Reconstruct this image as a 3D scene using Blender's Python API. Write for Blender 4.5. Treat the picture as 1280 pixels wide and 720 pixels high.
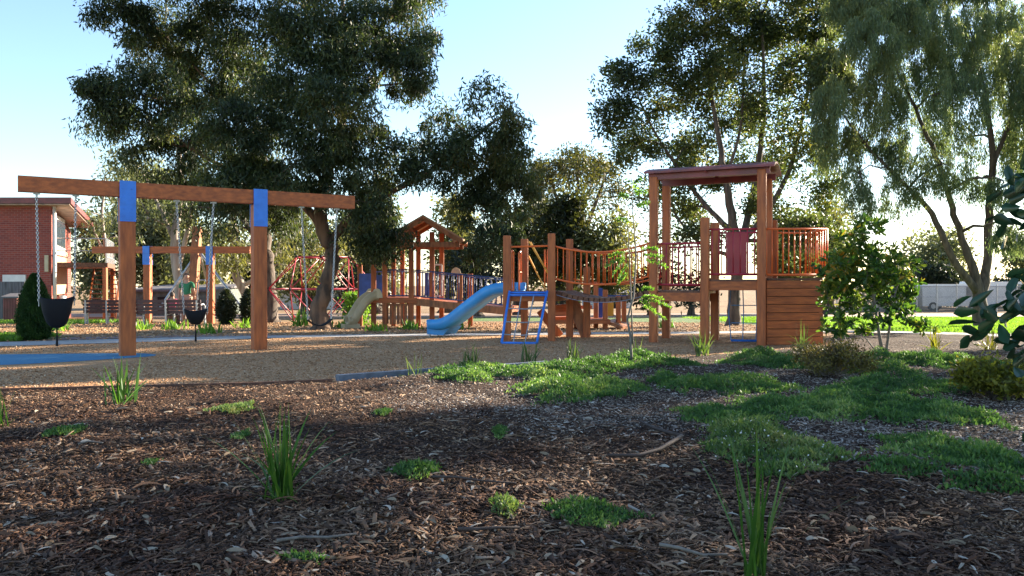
import bpy, bmesh, math, random
import numpy as np
from mathutils import Vector, Matrix
R = math.radians
random.seed(7); rng = np.random.default_rng(11)
for o in list(bpy.data.objects): bpy.data.objects.remove(o)
SC = bpy.context.scene; COL = SC.collection
# ------------------------------------------------------------------ camera, sky, sun, exposure
F = 1000.0; HZ = 352.0; EYE = 1.2
cam = bpy.data.cameras.new('camera'); co = bpy.data.objects.new('camera', cam); COL.objects.link(co)
cam.sensor_width = 36; cam.lens = 36*F/1280; cam.clip_end = 2000; cam.clip_start = .05
co.location = (0, 0, EYE); co.rotation_euler = (R(90-0.46), 0, 0); SC.camera = co
SUN_AZ, SUN_EL = 54, 20        # degrees to the right of straight ahead, above the horizon
wd = bpy.data.worlds.new('World'); SC.world = wd; wd.use_nodes = True
wn = wd.node_tree; bg = wn.nodes['Background']
sky = wn.nodes.new('ShaderNodeTexSky'); sky.sky_type = 'NISHITA'; sky.sun_disc = False
sky.sun_elevation = R(SUN_EL); sky.sun_rotation = R(SUN_AZ); sky.air_density = 1.0; sky.dust_density = 0.25; sky.ozone_density = 2.2
wn.links.new(sky.outputs[0], bg.inputs[0]); bg.inputs[1].default_value = 0.073
sl = bpy.data.lights.new('sun', 'SUN'); sl.energy = 5.0; sl.angle = R(0.53); sl.color = (1, .87, .68)
so = bpy.data.objects.new('sun', sl); COL.objects.link(so)
sv = Vector((math.sin(R(SUN_AZ))*math.cos(R(SUN_EL)), math.cos(R(SUN_AZ))*math.cos(R(SUN_EL)), math.sin(R(SUN_EL))))
so.rotation_euler = sv.to_track_quat('Z', 'Y').to_euler(); so.location = sv*60
SC.view_settings.view_transform = 'Standard'; SC.view_settings.look = 'None'
SC.view_settings.exposure = 2.28; SC.view_settings.gamma = 1
SC.render.engine = 'CYCLES'; SC.cycles.transparent_max_bounces = 12

# ------------------------------------------------------------------ helpers
def TZ(y):
    return -0.025*(min(max(y, 17), 57)-17)
def W(px, py, Y): return Vector(((px-640)/F*Y, Y, EYE-(py-HZ)/F*Y))
def G(px, py):                     # point of the ground seen at this place of the photograph
    Y = EYE*F/(py-HZ)
    for _ in range(30): Y = (EYE-TZ(Y))*F/(py-HZ) if Y > 17 else Y
    return ((px-640)/F*Y, Y)
def tag(o, label=None, cat=None, group=None, kind=None):
    for k, v in (('label', label), ('category', cat), ('group', group), ('kind', kind)):
        if v: o[k] = v
    return o
def thing(name, label, cat, loc, group=None):
    o = bpy.data.objects.new(name, None); COL.objects.link(o); o.location = loc; o.empty_display_size = .2
    return tag(o, label, cat, group)
def wloc(p):
    v = Vector((0, 0, 0))
    while p: v += p.location; p = p.parent
    return v
def link(me, name, mat, parent=None, loc=(0, 0, 0), smooth=False):
    o = bpy.data.objects.new(name, me); COL.objects.link(o)
    if mat: me.materials.append(mat)
    if smooth: me.polygons.foreach_set('use_smooth', [True]*len(me.polygons))
    if parent: o.parent = parent
    else: o.location = loc
    return o
class MB:
    def __init__(s): s.v = []; s.f = []
    def add(s, vs, fs):
        n = len(s.v); s.v += [tuple(v) for v in vs]; s.f += [tuple(i+n for i in f) for f in fs]; return s
    def frame_box(s, o, X, Y, Z):      # o centre, half vectors
        vs = [o+X*a+Y*b+Z*c for a in (-1, 1) for b in (-1, 1) for c in (-1, 1)]
        return s.add(vs, [(0,1,3,2),(4,6,7,5),(0,4,5,1),(2,3,7,6),(0,2,6,4),(1,5,7,3)])
    def box(s, c, size, ang=0):
        ca, sa = math.cos(ang), math.sin(ang); h = [k/2 for k in size]
        return s.frame_box(Vector(c), Vector((ca, sa, 0))*h[0], Vector((-sa, ca, 0))*h[1], Vector((0, 0, h[2])))
    def post(s, x, y, z0, z1, w, ang=0, ch=.012):
        ca, sa = math.cos(ang), math.sin(ang); h = w/2; k = h-ch
        pr = [(k,-h),(h,-k),(h,k),(k,h),(-k,h),(-h,k),(-h,-k),(-k,-h)]
        vs = []
        for z in (z0, z1-ch): vs += [(x+a*ca-b*sa, y+a*sa+b*ca, z) for a, b in pr]
        q = (h-ch)/h; vs += [(x+(a*ca-b*sa)*q, y+(a*sa+b*ca)*q, z1) for a, b in pr]
        fs = [(i, (i+1) % 8, (i+1) % 8+8*1, i+8) for i in range(8)]+[(i+8, (i+1) % 8+8, (i+1) % 8+16, i+16) for i in range(8)]
        return s.add(vs, fs+[tuple(range(16, 24)), tuple(range(7, -1, -1))])
    def bar(s, a, b, w, h, up=(0, 0, 1)):   # w across, h along up
        a = Vector(a); b = Vector(b); d = (b-a); L = d.length; d.normalize()
        sd = d.cross(Vector(up)); 
        if sd.length < 1e-4: sd = d.cross(Vector((0, 1, 0)))
        sd.normalize(); u = sd.cross(d)
        return s.frame_box((a+b)/2, d*(L/2), sd*(w/2), u*(h/2))
    def tube(s, pts, r, seg=6, caps=True):
        pts = [Vector(p) for p in pts]; n = len(pts); rs = r if isinstance(r, (list, tuple)) else [r]*n
        vs = []; ref = None
        for i, p in enumerate(pts):
            d = (pts[min(i+1, n-1)]-pts[max(i-1, 0)])
            d = d.normalized() if d.length > 1e-9 else Vector((0, 0, 1))
            if ref is None: ref = d.orthogonal().normalized()
            ref = (ref-d*ref.dot(d)); ref = ref.normalized() if ref.length > 1e-5 else d.orthogonal().normalized()
            b = d.cross(ref)
            vs += [p+(ref*math.cos(2*math.pi*k/seg)+b*math.sin(2*math.pi*k/seg))*rs[i] for k in range(seg)]
        fs = [(i*seg+k, i*seg+(k+1) % seg, (i+1)*seg+(k+1) % seg, (i+1)*seg+k) for i in range(n-1) for k in range(seg)]
        if caps: fs += [tuple(range(seg-1, -1, -1)), tuple((n-1)*seg+k for k in range(seg))]
        return s.add(vs, fs)
    def loft(s, rings, caps=True, closed=True):
        m = len(rings[0]); vs = [v for r in rings for v in r]; K = m if closed else m-1
        fs = [(i*m+k, i*m+(k+1) % m, (i+1)*m+(k+1) % m, (i+1)*m+k) for i in range(len(rings)-1) for k in range(K)]
        if caps: fs += [tuple(range(m-1, -1, -1)), tuple((len(rings)-1)*m+k for k in range(m))]
        return s.add(vs, fs)
    def build(s, name, mat, parent=None, loc=(0, 0, 0), smooth=False):
        o = wloc(parent) if parent else Vector(loc)
        me = bpy.data.meshes.new(name); me.from_pydata([(v[0]-o.x, v[1]-o.y, v[2]-o.z) for v in s.v], [], s.f)
        if not smooth:
            bm = bmesh.new(); bm.from_mesh(me); bmesh.ops.recalc_face_normals(bm, faces=bm.faces); bm.to_mesh(me); bm.free()
        return link(me, name, mat, parent, loc, smooth)
def npmesh(name, V, Fc, mat, parent=None, loc=(0, 0, 0)):
    """V: N x k x 3 vertices of N elements; Fc: faces of one element (all of the same size)"""
    o = np.array(wloc(parent) if parent else Vector(loc)); N, k, _ = V.shape
    Fc = np.array(Fc); fn, fs = Fc.shape
    V = (V-o).reshape(-1, 3).astype(np.float32); idx = (Fc[None]+(np.arange(N)*k)[:, None, None]).reshape(-1)
    me = bpy.data.meshes.new(name); me.vertices.add(N*k); me.vertices.foreach_set('co', V.ravel())
    me.loops.add(len(idx)); me.loops.foreach_set('vertex_index', idx.astype(np.int32))
    me.polygons.add(N*fn); me.polygons.foreach_set('loop_start', (np.arange(N*fn)*fs).astype(np.int32))
    me.polygons.foreach_set('loop_total', np.full(N*fn, fs, np.int32)); me.update(calc_edges=True)
    return link(me, name, mat, parent, loc)
def nrm(a): return a/np.maximum(np.linalg.norm(a, axis=1, keepdims=True), 1e-9)
def leaves(name, P, D, L, Wd, mat, parent, flat=False, broad=False, nrmdir=None):
    P = np.asarray(P); D = nrm(np.asarray(D)); N = len(P)
    rnd = rng.normal(size=(N, 3)) if nrmdir is None else nrmdir
    S = nrm(np.cross(D, rnd)); Nn = np.cross(S, D)
    L = np.broadcast_to(L, (N,))[:, None]; Wd = np.broadcast_to(Wd, (N,))[:, None]
    if broad:
        pts = [P]
        prof = [(.25, .28), (.5, .44), (.75, .5), (.92, .28)]
        mid = [P+D*L*t-Nn*L*.06*(t*t) for t in (.5,)]
        tip = P+D*L-Nn*L*.1
        lft = [P+D*L*t+S*Wd*w+Nn*Wd*.12-Nn*L*.06*t*t for t, w in prof]; rgt = [P+D*L*t-S*Wd*w+Nn*Wd*.12-Nn*L*.06*t*t for t, w in prof]
        V = np.stack([P, tip]+lft+rgt, 1)
        return npmesh(name, V, [(0, 1, 5, 4, 3, 2), (0, 6, 7, 8, 9, 1)], mat, parent)
    V = np.stack([P, P+D*L*.45+S*Wd*.5, P+D*L, P+D*L*.45-S*Wd*.5], 1)
    return npmesh(name, V, [(0, 1, 2, 3)], mat, parent)

# ------------------------------------------------------------------ materials
def mat(name, col, rough=.7, metal=0, spec=.5, noise=None, bump=0, bscale=20, col2=None, stretch=(1, 1, 1), detail=4, lo=.35, hi=.65, island=0):
    m = bpy.data.materials.new(name); m.use_nodes = True; t = m.node_tree; b = t.nodes['Principled BSDF']
    b.inputs['Base Color'].default_value = (*col, 1); b.inputs['Roughness'].default_value = rough; b.inputs['Metallic'].default_value = metal
    b.inputs['Specular IOR Level'].default_value = spec
    tc = t.nodes.new('ShaderNodeTexCoord'); mp = t.nodes.new('ShaderNodeMapping'); mp.inputs['Scale'].default_value = stretch
    t.links.new(tc.outputs['Object'], mp.inputs[0])
    if noise:
        n = t.nodes.new('ShaderNodeTexNoise'); n.inputs['Scale'].default_value = noise; n.inputs['Detail'].default_value = detail
        r = t.nodes.new('ShaderNodeValToRGB'); r.color_ramp.elements[0].position = lo; r.color_ramp.elements[1].position = hi
        r.color_ramp.elements[0].color = (*(col2 or [c*.55 for c in col]), 1); r.color_ramp.elements[1].color = (*col, 1)
        t.links.new(mp.outputs[0], n.inputs['Vector']); t.links.new(n.outputs[0], r.inputs[0]); t.links.new(r.outputs[0], b.inputs['Base Color'])
    if bump:
        n2 = t.nodes.new('ShaderNodeTexNoise'); n2.inputs['Scale'].default_value = bscale; n2.inputs['Detail'].default_value = 6
        bp = t.nodes.new('ShaderNodeBump'); bp.inputs['Strength'].default_value = bump; bp.inputs['Distance'].default_value = .03
        t.links.new(mp.outputs[0], n2.inputs['Vector']); t.links.new(n2.outputs[0], bp.inputs['Height']); t.links.new(bp.outputs[0], b.inputs['Normal'])
    return m
def leafmat(name, stops, trans=.4, rough=.5, nscale=.6, tr_boost=1.6, spec=.35):
    m = bpy.data.materials.new(name); m.use_nodes = True; t = m.node_tree; b = t.nodes['Principled BSDF']; out = t.nodes['Material Output']
    b.inputs['Roughness'].default_value = rough; b.inputs['Specular IOR Level'].default_value = spec
    g = t.nodes.new('ShaderNodeNewGeometry'); tc = t.nodes.new('ShaderNodeTexCoord')
    n = t.nodes.new('ShaderNodeTexNoise'); n.inputs['Scale'].default_value = nscale; n.inputs['Detail'].default_value = 2
    t.links.new(tc.outputs['Object'], n.inputs['Vector'])
    a = t.nodes.new('ShaderNodeMath'); a.operation = 'MULTIPLY_ADD'; a.inputs[1].default_value = .5
    s = t.nodes.new('ShaderNodeMath'); s.operation = 'MULTIPLY_ADD'; s.inputs[1].default_value = 1.6; s.inputs[2].default_value = -.55
    t.links.new(n.outputs[0], s.inputs[0]); t.links.new(g.outputs['Random Per Island'], a.inputs[0]); t.links.new(s.outputs[0], a.inputs[2])
    r = t.nodes.new('ShaderNodeValToRGB'); e = r.color_ramp.elements
    while len(e) < len(stops): e.new(.5)
    for i, (p, c) in enumerate(stops): e[i].position = p; e[i].color = (*c, 1)
    t.links.new(a.outputs[0], r.inputs[0]); t.links.new(r.outputs[0], b.inputs['Base Color'])
    tr = t.nodes.new('ShaderNodeBsdfTranslucent'); mx = t.nodes.new('ShaderNodeMixShader'); mx.inputs[0].default_value = trans
    mu = t.nodes.new('ShaderNodeMix'); mu.data_type = 'RGBA'; mu.blend_type = 'MULTIPLY'; mu.inputs[0].default_value = 1
    mu.inputs[7].default_value = (tr_boost*1.15, tr_boost*1.1, tr_boost*.55, 1)
    t.links.new(r.outputs[0], mu.inputs[6]); t.links.new(mu.outputs[2], tr.inputs[0])
    t.links.new(b.outputs[0], mx.inputs[1]); t.links.new(tr.outputs[0], mx.inputs[2]); t.links.new(mx.outputs[0], out.inputs[0])
    return m
def chipmat(name, stops, noisecol=None, nscale=.5, pos='Object'):
    m = bpy.data.materials.new(name); m.use_nodes = True; t = m.node_tree; b = t.nodes['Principled BSDF']
    b.inputs['Roughness'].default_value = .8; b.inputs['Specular IOR Level'].default_value = .25
    g = t.nodes.new('ShaderNodeNewGeometry'); r = t.nodes.new('ShaderNodeValToRGB'); e = r.color_ramp.elements
    while len(e) < len(stops): e.new(.5)
    for i, (p, c) in enumerate(stops): e[i].position = p; e[i].color = (*c, 1)
    t.links.new(g.outputs['Random Per Island'], r.inputs[0])
    tc = t.nodes.new('ShaderNodeTexCoord'); n = t.nodes.new('ShaderNodeTexNoise'); n.inputs['Scale'].default_value = nscale
    t.links.new(tc.outputs['Object'], n.inputs['Vector'])
    if noisecol:
        mx = t.nodes.new('ShaderNodeMix'); mx.data_type = 'RGBA'; mx.blend_type = 'MULTIPLY'
        r2 = t.nodes.new('ShaderNodeValToRGB'); r2.color_ramp.elements[0].position = .45; r2.color_ramp.elements[1].position = .6
        t.links.new(n.outputs[0], r2.inputs[0]); t.links.new(r2.outputs[0], mx.inputs[0])
        t.links.new(r.outputs[0], mx.inputs[6]); mx.inputs[7].default_value = (*noisecol, 1); t.links.new(mx.outputs[2], b.inputs['Base Color'])
    else: t.links.new(r.outputs[0], b.inputs['Base Color'])
    return m
M = {}
TIM = (.50, .135, .032)
M['timber_v'] = mat('timber_v', TIM, .6, noise=6, col2=(.25, .064, .018), stretch=(3, 3, .45), bump=.15, bscale=30, lo=.3, hi=.7, detail=8)
M['timber_h'] = mat('timber_h', TIM, .6, noise=6, col2=(.25, .064, .018), stretch=(.5, 2.5, 3.5), bump=.15, bscale=30, lo=.3, hi=.7, detail=8)
M['timber_dark'] = mat('timber_dark', (.20, .085, .045), .75, noise=7, col2=(.09, .04, .025), stretch=(2, 2, 2))
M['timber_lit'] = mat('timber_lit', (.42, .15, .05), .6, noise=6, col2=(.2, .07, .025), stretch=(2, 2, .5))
M['blue'] = mat('blue_paint', (.03, .22, .78), .4, noise=6, col2=(.026, .17, .62))
M['slide_blue'] = mat('slide_blue', (.04, .30, .68), .38, noise=5, col2=(.035, .24, .56))
M['navy'] = mat('navy_paint', (.03, .07, .22), .4)
M['panel_blue'] = mat('panel_blue', (.035, .09, .42), .4, noise=4)
M['red'] = mat('red_paint', (.42, .025, .045), .38, noise=3, col2=(.32, .018, .035))
M['maroon'] = mat('maroon_roof', (.22, .03, .035), .4, noise=3)
M['orange'] = mat('orange_paint', (.80, .15, .022), .38, noise=3, col2=(.68, .12, .02))
M['yellow'] = mat('yellow_paint', (.65, .30, .02), .4)
M['steel'] = mat('galvanised_steel', (.45, .47, .5), .4, .7, noise=12, col2=(.32, .34, .36))
M['chain'] = mat('chain_steel', (.4, .42, .45), .4, .8)
M['black'] = mat('black_rubber', (.008, .009, .012), .7, spec=.2)
M['cream'] = mat('cream_plastic', (.55, .45, .28), .4, noise=3, col2=(.42, .35, .22))
M['rope'] = mat('grey_rope', (.36, .37, .4), .8, noise=40)
M['bench'] = mat('bench_slat', (.07, .022, .022), .55, noise=5, stretch=(.5, 3, 3))
M['bark_dark'] = mat('bark_dark', (.14, .105, .08), .9, noise=5, col2=(.045, .035, .028), stretch=(2, 2, .4), bump=.6, bscale=14, detail=8)
M['bark_gum'] = mat('bark_gum', (.17, .10, .06), .85, noise=3.5, col2=(.045, .03, .022), stretch=(1.6, 1.6, .35), bump=.5, bscale=9, detail=8, lo=.38, hi=.6)
M['bark_pale'] = mat('bark_pale', (.50, .42, .34), .8, noise=3, col2=(.22, .17, .13), stretch=(2, 2, .4), bump=.3, bscale=9)
M['bark_thin'] = mat('bark_thin', (.22, .19, .16), .85, noise=20, col2=(.12, .1, .085))
M['white'] = mat('white_paint', (.72, .7, .66), .6, noise=5, col2=(.62, .6, .56))
M['peach'] = mat('peach_render', (.55, .30, .2), .8, noise=5, col2=(.45, .24, .16))
M['glass'] = mat('window_glass', (.05, .07, .09), .08, spec=.8)
M['greyfence'] = mat('grey_fence_boards', (.16, .15, .16), .8, noise=4, stretch=(6, 6, .5))
M['green_shed'] = mat('green_grey_cladding', (.14, .17, .15), .8, noise=5)
M['dark'] = mat('dark_opening', (.01, .01, .01), .8)
M['tyre'] = mat('tyre_rubber', (.02, .02, .02), .8)
M['concrete'] = mat('concrete', (.42, .40, .38), .85, noise=4, col2=(.33, .31, .30), bump=.2, bscale=60)
M['road'] = mat('road_gravel', (.33, .22, .16), .9, noise=1.5, col2=(.24, .16, .12), bump=.2, bscale=30)
M['mat_blue'] = mat('rubber_blue', (.06, .24, .40), .85, noise=90, col2=(.04, .17, .30), bump=.4, bscale=140)
M['paving'] = mat('pink_paving', (.25, .17, .16), .85, noise=20, col2=(.2, .13, .12))
M['lawn'] = mat('lawn_soil', (.10, .17, .03), .9, noise=1.2, col2=(.06, .11, .02), bump=.6, bscale=60)
M['edging'] = mat('edging_grey', (.16, .19, .24), .7, noise=8)
# chips
M['chips'] = chipmat('bark_chips', [(0, (.032, .018, .011)), (.35, (.085, .045, .026)), (.65, (.175, .094, .052)), (.86, (.28, .165, .095)), (.96, (.35, .24, .155)), (1, (.42, .35, .28))], (.55, .45, .42), .9)
M['softchips'] = chipmat('softfall_chips', [(0, (.18, .09, .042)), (.5, (.44, .235, .115)), (.85, (.58, .36, .20)), (1, (.64, .48, .33))])
M['greychips'] = chipmat('weathered_chips', [(0, (.10, .074, .058)), (.5, (.29, .225, .18)), (.85, (.43, .36, .30)), (1, (.55, .50, .44))])
def ground_mat(name, c1, c2, c3, s1=.7, s2=45, bump=.9):
    m = mat(name, c1, .95, spec=.15); t = m.node_tree; b = t.nodes['Principled BSDF']
    tc = t.nodes.new('ShaderNodeTexCoord')
    n1 = t.nodes.new('ShaderNodeTexNoise'); n1.inputs['Scale'].default_value = s1; n1.inputs['Detail'].default_value = 5
    n2 = t.nodes.new('ShaderNodeTexVoronoi'); n2.inputs['Scale'].default_value = s2
    n3 = t.nodes.new('ShaderNodeTexNoise'); n3.inputs['Scale'].default_value = s2*.7; n3.inputs['Detail'].default_value = 8
    for n in (n1, n2, n3): t.links.new(tc.outputs['Object'], n.inputs['Vector'])
    r = t.nodes.new('ShaderNodeValToRGB'); r.color_ramp.elements[0].position = .35; r.color_ramp.elements[1].position = .65
    r.color_ramp.elements[0].color = (*c1, 1); r.color_ramp.elements[1].color = (*c2, 1); t.links.new(n1.outputs[0], r.inputs[0])
    sp = t.nodes.new('ShaderNodeSeparateColor'); t.links.new(n2.outputs['Color'], sp.inputs[0])
    r2 = t.nodes.new('ShaderNodeValToRGB'); r2.color_ramp.elements[0].position = .45; r2.color_ramp.elements[0].color = (0, 0, 0, 1); r2.color_ramp.elements[1].position = .95
    t.links.new(sp.outputs[0], r2.inputs[0])
    mx = t.nodes.new('ShaderNodeMix'); mx.data_type = 'RGBA'; t.links.new(r2.outputs[0], mx.inputs[0]); t.links.new(r.outputs[0], mx.inputs[6]); mx.inputs[7].default_value = (*c3, 1)
    t.links.new(mx.outputs[2], b.inputs['Base Color'])
    bp = t.nodes.new('ShaderNodeBump'); bp.inputs['Strength'].default_value = bump; bp.inputs['Distance'].default_value = .03
    t.links.new(n3.outputs[0], bp.inputs['Height']); t.links.new(bp.outputs[0], b.inputs['Normal'])
    return m
M['soil'] = ground_mat('mulch_soil', (.022, .014, .011), (.045, .026, .018), (.09, .05, .032), 1.2, 60)
M['softfall'] = ground_mat('softfall_ground', (.32, .17, .08), (.45, .25, .125), (.56, .37, .21), .6, 55)
M['dirt'] = ground_mat('dirt_ground', (.15, .09, .05), (.26, .165, .09), (.36, .26, .16), .35, 30)
# foliage
def LM(n, *a, **k): M[n] = leafmat(n, *a, **k)
LM('gum', [(0, (.014, .024, .012)), (.4, (.028, .046, .020)), (.75, (.062, .085, .032)), (1, (.14, .125, .05))], .36)
LM('gum_open', [(0, (.020, .032, .016)), (.4, (.042, .062, .028)), (.75, (.09, .115, .035)), (1, (.20, .17, .06))], .45)
LM('weep', [(0, (.060, .095, .060)), (.4, (.10, .145, .080)), (.75, (.15, .19, .09)), (1, (.24, .25, .10))], .42, nscale=.4)
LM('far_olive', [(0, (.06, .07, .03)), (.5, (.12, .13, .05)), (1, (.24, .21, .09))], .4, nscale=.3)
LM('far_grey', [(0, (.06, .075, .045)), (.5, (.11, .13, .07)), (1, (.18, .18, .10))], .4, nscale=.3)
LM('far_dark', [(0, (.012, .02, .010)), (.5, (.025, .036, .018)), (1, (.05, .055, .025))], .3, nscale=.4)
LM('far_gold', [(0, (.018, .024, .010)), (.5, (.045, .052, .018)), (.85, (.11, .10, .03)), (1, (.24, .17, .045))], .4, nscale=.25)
LM('conifer', [(0, (.010, .03, .008)), (.5, (.022, .06, .012)), (1, (.05, .11, .02))], .2, nscale=5)
LM('cover', [(0, (.028, .066, .024)), (.4, (.052, .122, .036)), (.75, (.105, .195, .055)), (1, (.23, .30, .12))], .4, nscale=1.6)
LM('cover_pale', [(0, (.045, .09, .035)), (.4, (.09, .155, .05)), (.75, (.17, .22, .08)), (1, (.30, .28, .14))], .4, nscale=2)
LM('strap', [(0, (.018, .06, .010)), (.5, (.04, .11, .018)), (1, (.12, .19, .04))], .35, .35, nscale=3)
LM('strap_dull', [(0, (.03, .06, .02)), (.5, (.06, .11, .03)), (1, (.16, .19, .07))], .35, .4, nscale=3)
LM('sapling', [(0, (.014, .042, .010)), (.45, (.04, .10, .018)), (.85, (.16, .21, .035)), (1, (.45, .20, .02))], .45, .35, nscale=2)
LM('fern', [(0, (.05, .13, .02)), (.5, (.10, .22, .035)), (1, (.2, .32, .06))], .5, nscale=3)
LM('broad', [(0, (.008, .03, .016)), (.5, (.014, .05, .024)), (1, (.022, .075, .03))], .15, .3, nscale=4, spec=.5)
LM('dry', [(0, (.06, .035, .015)), (.5, (.10, .09, .025)), (1, (.22, .18, .05))], .3, nscale=4)
LM('golden', [(0, (.05, .06, .012)), (.5, (.13, .14, .02)), (1, (.32, .28, .04))], .45, nscale=4)
LM('grass', [(0, (.07, .15, .02)), (.5, (.12, .24, .03)), (1, (.22, .34, .06))], .4, nscale=1)

# ------------------------------------------------------------------ ground
def sheet(name, poly, m, off, kind='structure', label=None, cat=None):
    bm = bmesh.new(); vs = [bm.verts.new((x, y, 0)) for x, y in poly]; f = bm.faces.new(vs); 
    bmesh.ops.triangulate(bm, faces=[f])
    ys = [p[1] for p in poly]
    for y in [17, 19, 21, 24, 28, 33, 38, 44, 50, 57]:
        if min(ys) < y < max(ys):
            bmesh.ops.bisect_plane(bm, geom=bm.verts[:]+bm.edges[:]+bm.faces[:], plane_co=(0, y, 0), plane_no=(0, 1, 0))
    for v in bm.verts: v.co.z = TZ(v.co.y)+off
    bmesh.ops.recalc_face_normals(bm, faces=bm.faces)
    for f in bm.faces:
        if f.normal.z < 0: f.normal_flip()
    me = bpy.data.meshes.new(name); bm.to_mesh(me); bm.free(); o = link(me, name, m)
    return tag(o, label, cat, kind=kind)
def smooth_poly(pts, n=8, closed=True):
    P = [Vector((*p, 0)) for p in pts]; out = []; k = len(P); rg = range(k) if closed else range(k-1)
    for i in rg:
        g = (lambda j: P[j % k]) if closed else (lambda j: P[min(max(j, 0), k-1)])
        a, b, c, d = g(i-1), g(i), g(i+1), g(i+2)
        for s in range(n):
            t = s/n; q = .5*((2*b)+(c-a)*t+(2*a-5*b+4*c-d)*t*t+(3*b-a-3*c+d)*t**3); out.append((q.x, q.y))
    if not closed: out.append((P[-1].x, P[-1].y))
    return out
ext = [-5, 17, 19, 21, 24, 28, 33, 38, 44, 50, 57, 90, 150, 400]
mb = MB(); xs = [-400, -100, -40, 0, 40, 100, 400]
for y in ext: mb.v += [(x, y, TZ(y)) for x in xs]
k = len(xs); mb.f = [(j*k+i, j*k+i+1, (j+1)*k+i+1, (j+1)*k+i) for j in range(len(ext)-1) for i in range(k-1)]
tag(mb.build('ground', M['dirt']), kind='structure')
PATH = [(-26, 10.5), (-14, 13.6), (-8.9, 15.6), (-6.5, 16.8), (-3.8, 17.9), (0, 18.9), (4, 19.6), (7, 20.3), (9.0, 20.3), (10.4, 19.2), (11.6, 17.2), (14, 15), (20, 12)]
PS = smooth_poly(PATH, 8, False)
def ribbon(line, w):
    L, Rr = [], []
    for i, (x, y) in enumerate(line):
        x0, y0 = line[max(i-1, 0)]; x1, y1 = line[min(i+1, len(line)-1)]
        d = math.hypot(x1-x0, y1-y0); nx, ny = -(y1-y0)/d*w/2, (x1-x0)/d*w/2
        L.append((x+nx, y+ny)); Rr.append((x-nx, y-ny))
    return L+Rr[::-1]
YB = [(-26, 6.8), (-14, 7.8), (-5.57, 8.7), (-2.95, 9.23), (-2, 9.6), (-1.14, 10.25), (0, 10.9), (1.44, 12), (3.1, 12.9), (4.5, 13.9), (5.9, 14.9), (7, 17.5), (8.2, 19.2), (9.2, 19.2), (10.3, 17.6), (11, 16.6), (14, 14.2), (20, 11.2)]
def yb(x): return np.interp(x, [p[0] for p in YB], [p[1] for p in YB])
soft = [(x, float(yb(x))-.15) for x in np.linspace(-25, 8.0, 60)]+[(x, y+.1) for x, y in reversed(PS) if x < 8.0]
sheet('softfall_bed', soft, M['softfall'], .004)
path = sheet('path', ribbon(PS, 1.15), M['concrete'], .012)
sheet('paving', [(-9.3, 16.35), (-7.5, 17.2), (-6.2, 17.75), (-5.2, 18.1), (-5.6, 18.7), (-7, 18.3), (-9.6, 17.2)], M['paving'], .008)
sheet('lawn', smooth_poly([(9.3, 20.9), (11.2, 19.4), (12.6, 17.2), (15.5, 15.2), (30, 11), (34, 38), (8, 38.5), (-2, 38), (-3, 32), (4, 31), (8.5, 26)], 5), M['lawn'], .004)
sheet('lawn', [(-30, 27), (-14.6, 27.5), (-14, 31.5), (-19, 32.5), (-30, 32)], M['lawn'], .004)
sheet('lawn', smooth_poly([(-12, 15.6), (-9.7, 16.6), (-9.9, 17.9), (-12, 17.6)], 4), M['lawn'], .006)
sheet('gravel_road', [(-40, 40), (60, 40), (60, 52), (-40, 52)], M['road'], .006)
sheet('rubber_mat', smooth_poly([(-12, 11.6), (-9, 11.05), (-7.2, 11.5), (-6.1, 12.4), (-5.75, 12.9), (-6.2, 13.3), (-7.2, 13.25), (-8.5, 13.1), (-12, 12.9)], 6), M['mat_blue'], .008)
def mh(x, y):     # gentle lumps of the mulch bed
    b = np.clip((yb(x)-y)/.6, 0, 1)
    base = np.clip((17-y)/3+1, 0, 1)*0+1
    tz = np.where(y > 17, -.025*(y-17), 0)
    return tz+.006+b*(.030+.024*np.sin(x*1.9+y*.7)*np.cos(y*1.5-x*.4)+.016*np.sin(x*5.3+1)*np.sin(y*4.7+x)+.006*np.sin(x*11+y*3)*np.cos(y*13))
nu, nv = 420, 200
X = np.linspace(-22, 19, nu)[:, None]*np.ones((1, nv)); Vv = np.linspace(0, 1, nv)[None]**1.2; Yg = .5+(yb(X)-.5)*Vv
Z = mh(X, Yg); vv = np.stack([X, Yg, Z], -1).reshape(-1, 3)
me = bpy.data.meshes.new('mulch_bed'); me.from_pydata(vv.tolist(), [], [(i*nv+j, (i+1)*nv+j, (i+1)*nv+j+1, i*nv+j+1) for i in range(nu-1) for j in range(nv-1)])
tag(link(me, 'mulch_bed', M['soil'], smooth=True), kind='structure')
# bark chips
def chips(name, label, P, L, Wd, Th, m, tilt=.25):
    N = len(P); a = rng.uniform(0, 2*math.pi, N); t = rng.normal(0, tilt, N); t2 = rng.normal(0, tilt*1.2, N)
    D = np.stack([np.cos(a)*np.cos(t), np.sin(a)*np.cos(t), np.sin(t)], 1); S = nrm(np.stack([-np.sin(a), np.cos(a), t2], 1)); U = np.cross(D, S)
    P = P+np.stack([0*a, 0*a, np.abs(np.sin(t))*L*.3+Th*.5], 1)
    D = D*(L/2)[:, None]; S = S*(Wd/2)[:, None]; U = U*(Th/2)[:, None]
    j = lambda: rng.uniform(.45, 1.15, N)[:, None]
    bow = (U*rng.uniform(0, 3, N)[:, None])
    top = [P-D*j()-S*j()+U, P+D*j()-S*j()+U, P+D*j()+S*j()+U, P-D*j()+S*j()+U]
    bot = [q-2*U for q in top]
    V = np.stack(top+bot, 1)
    o = npmesh(name, V, [(0, 1, 2, 3), (7, 6, 5, 4), (0, 4, 5, 1), (1, 5, 6, 2), (2, 6, 7, 3), (3, 7, 4, 0)], m)
    return tag(o, label, 'mulch', kind='stuff')
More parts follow.
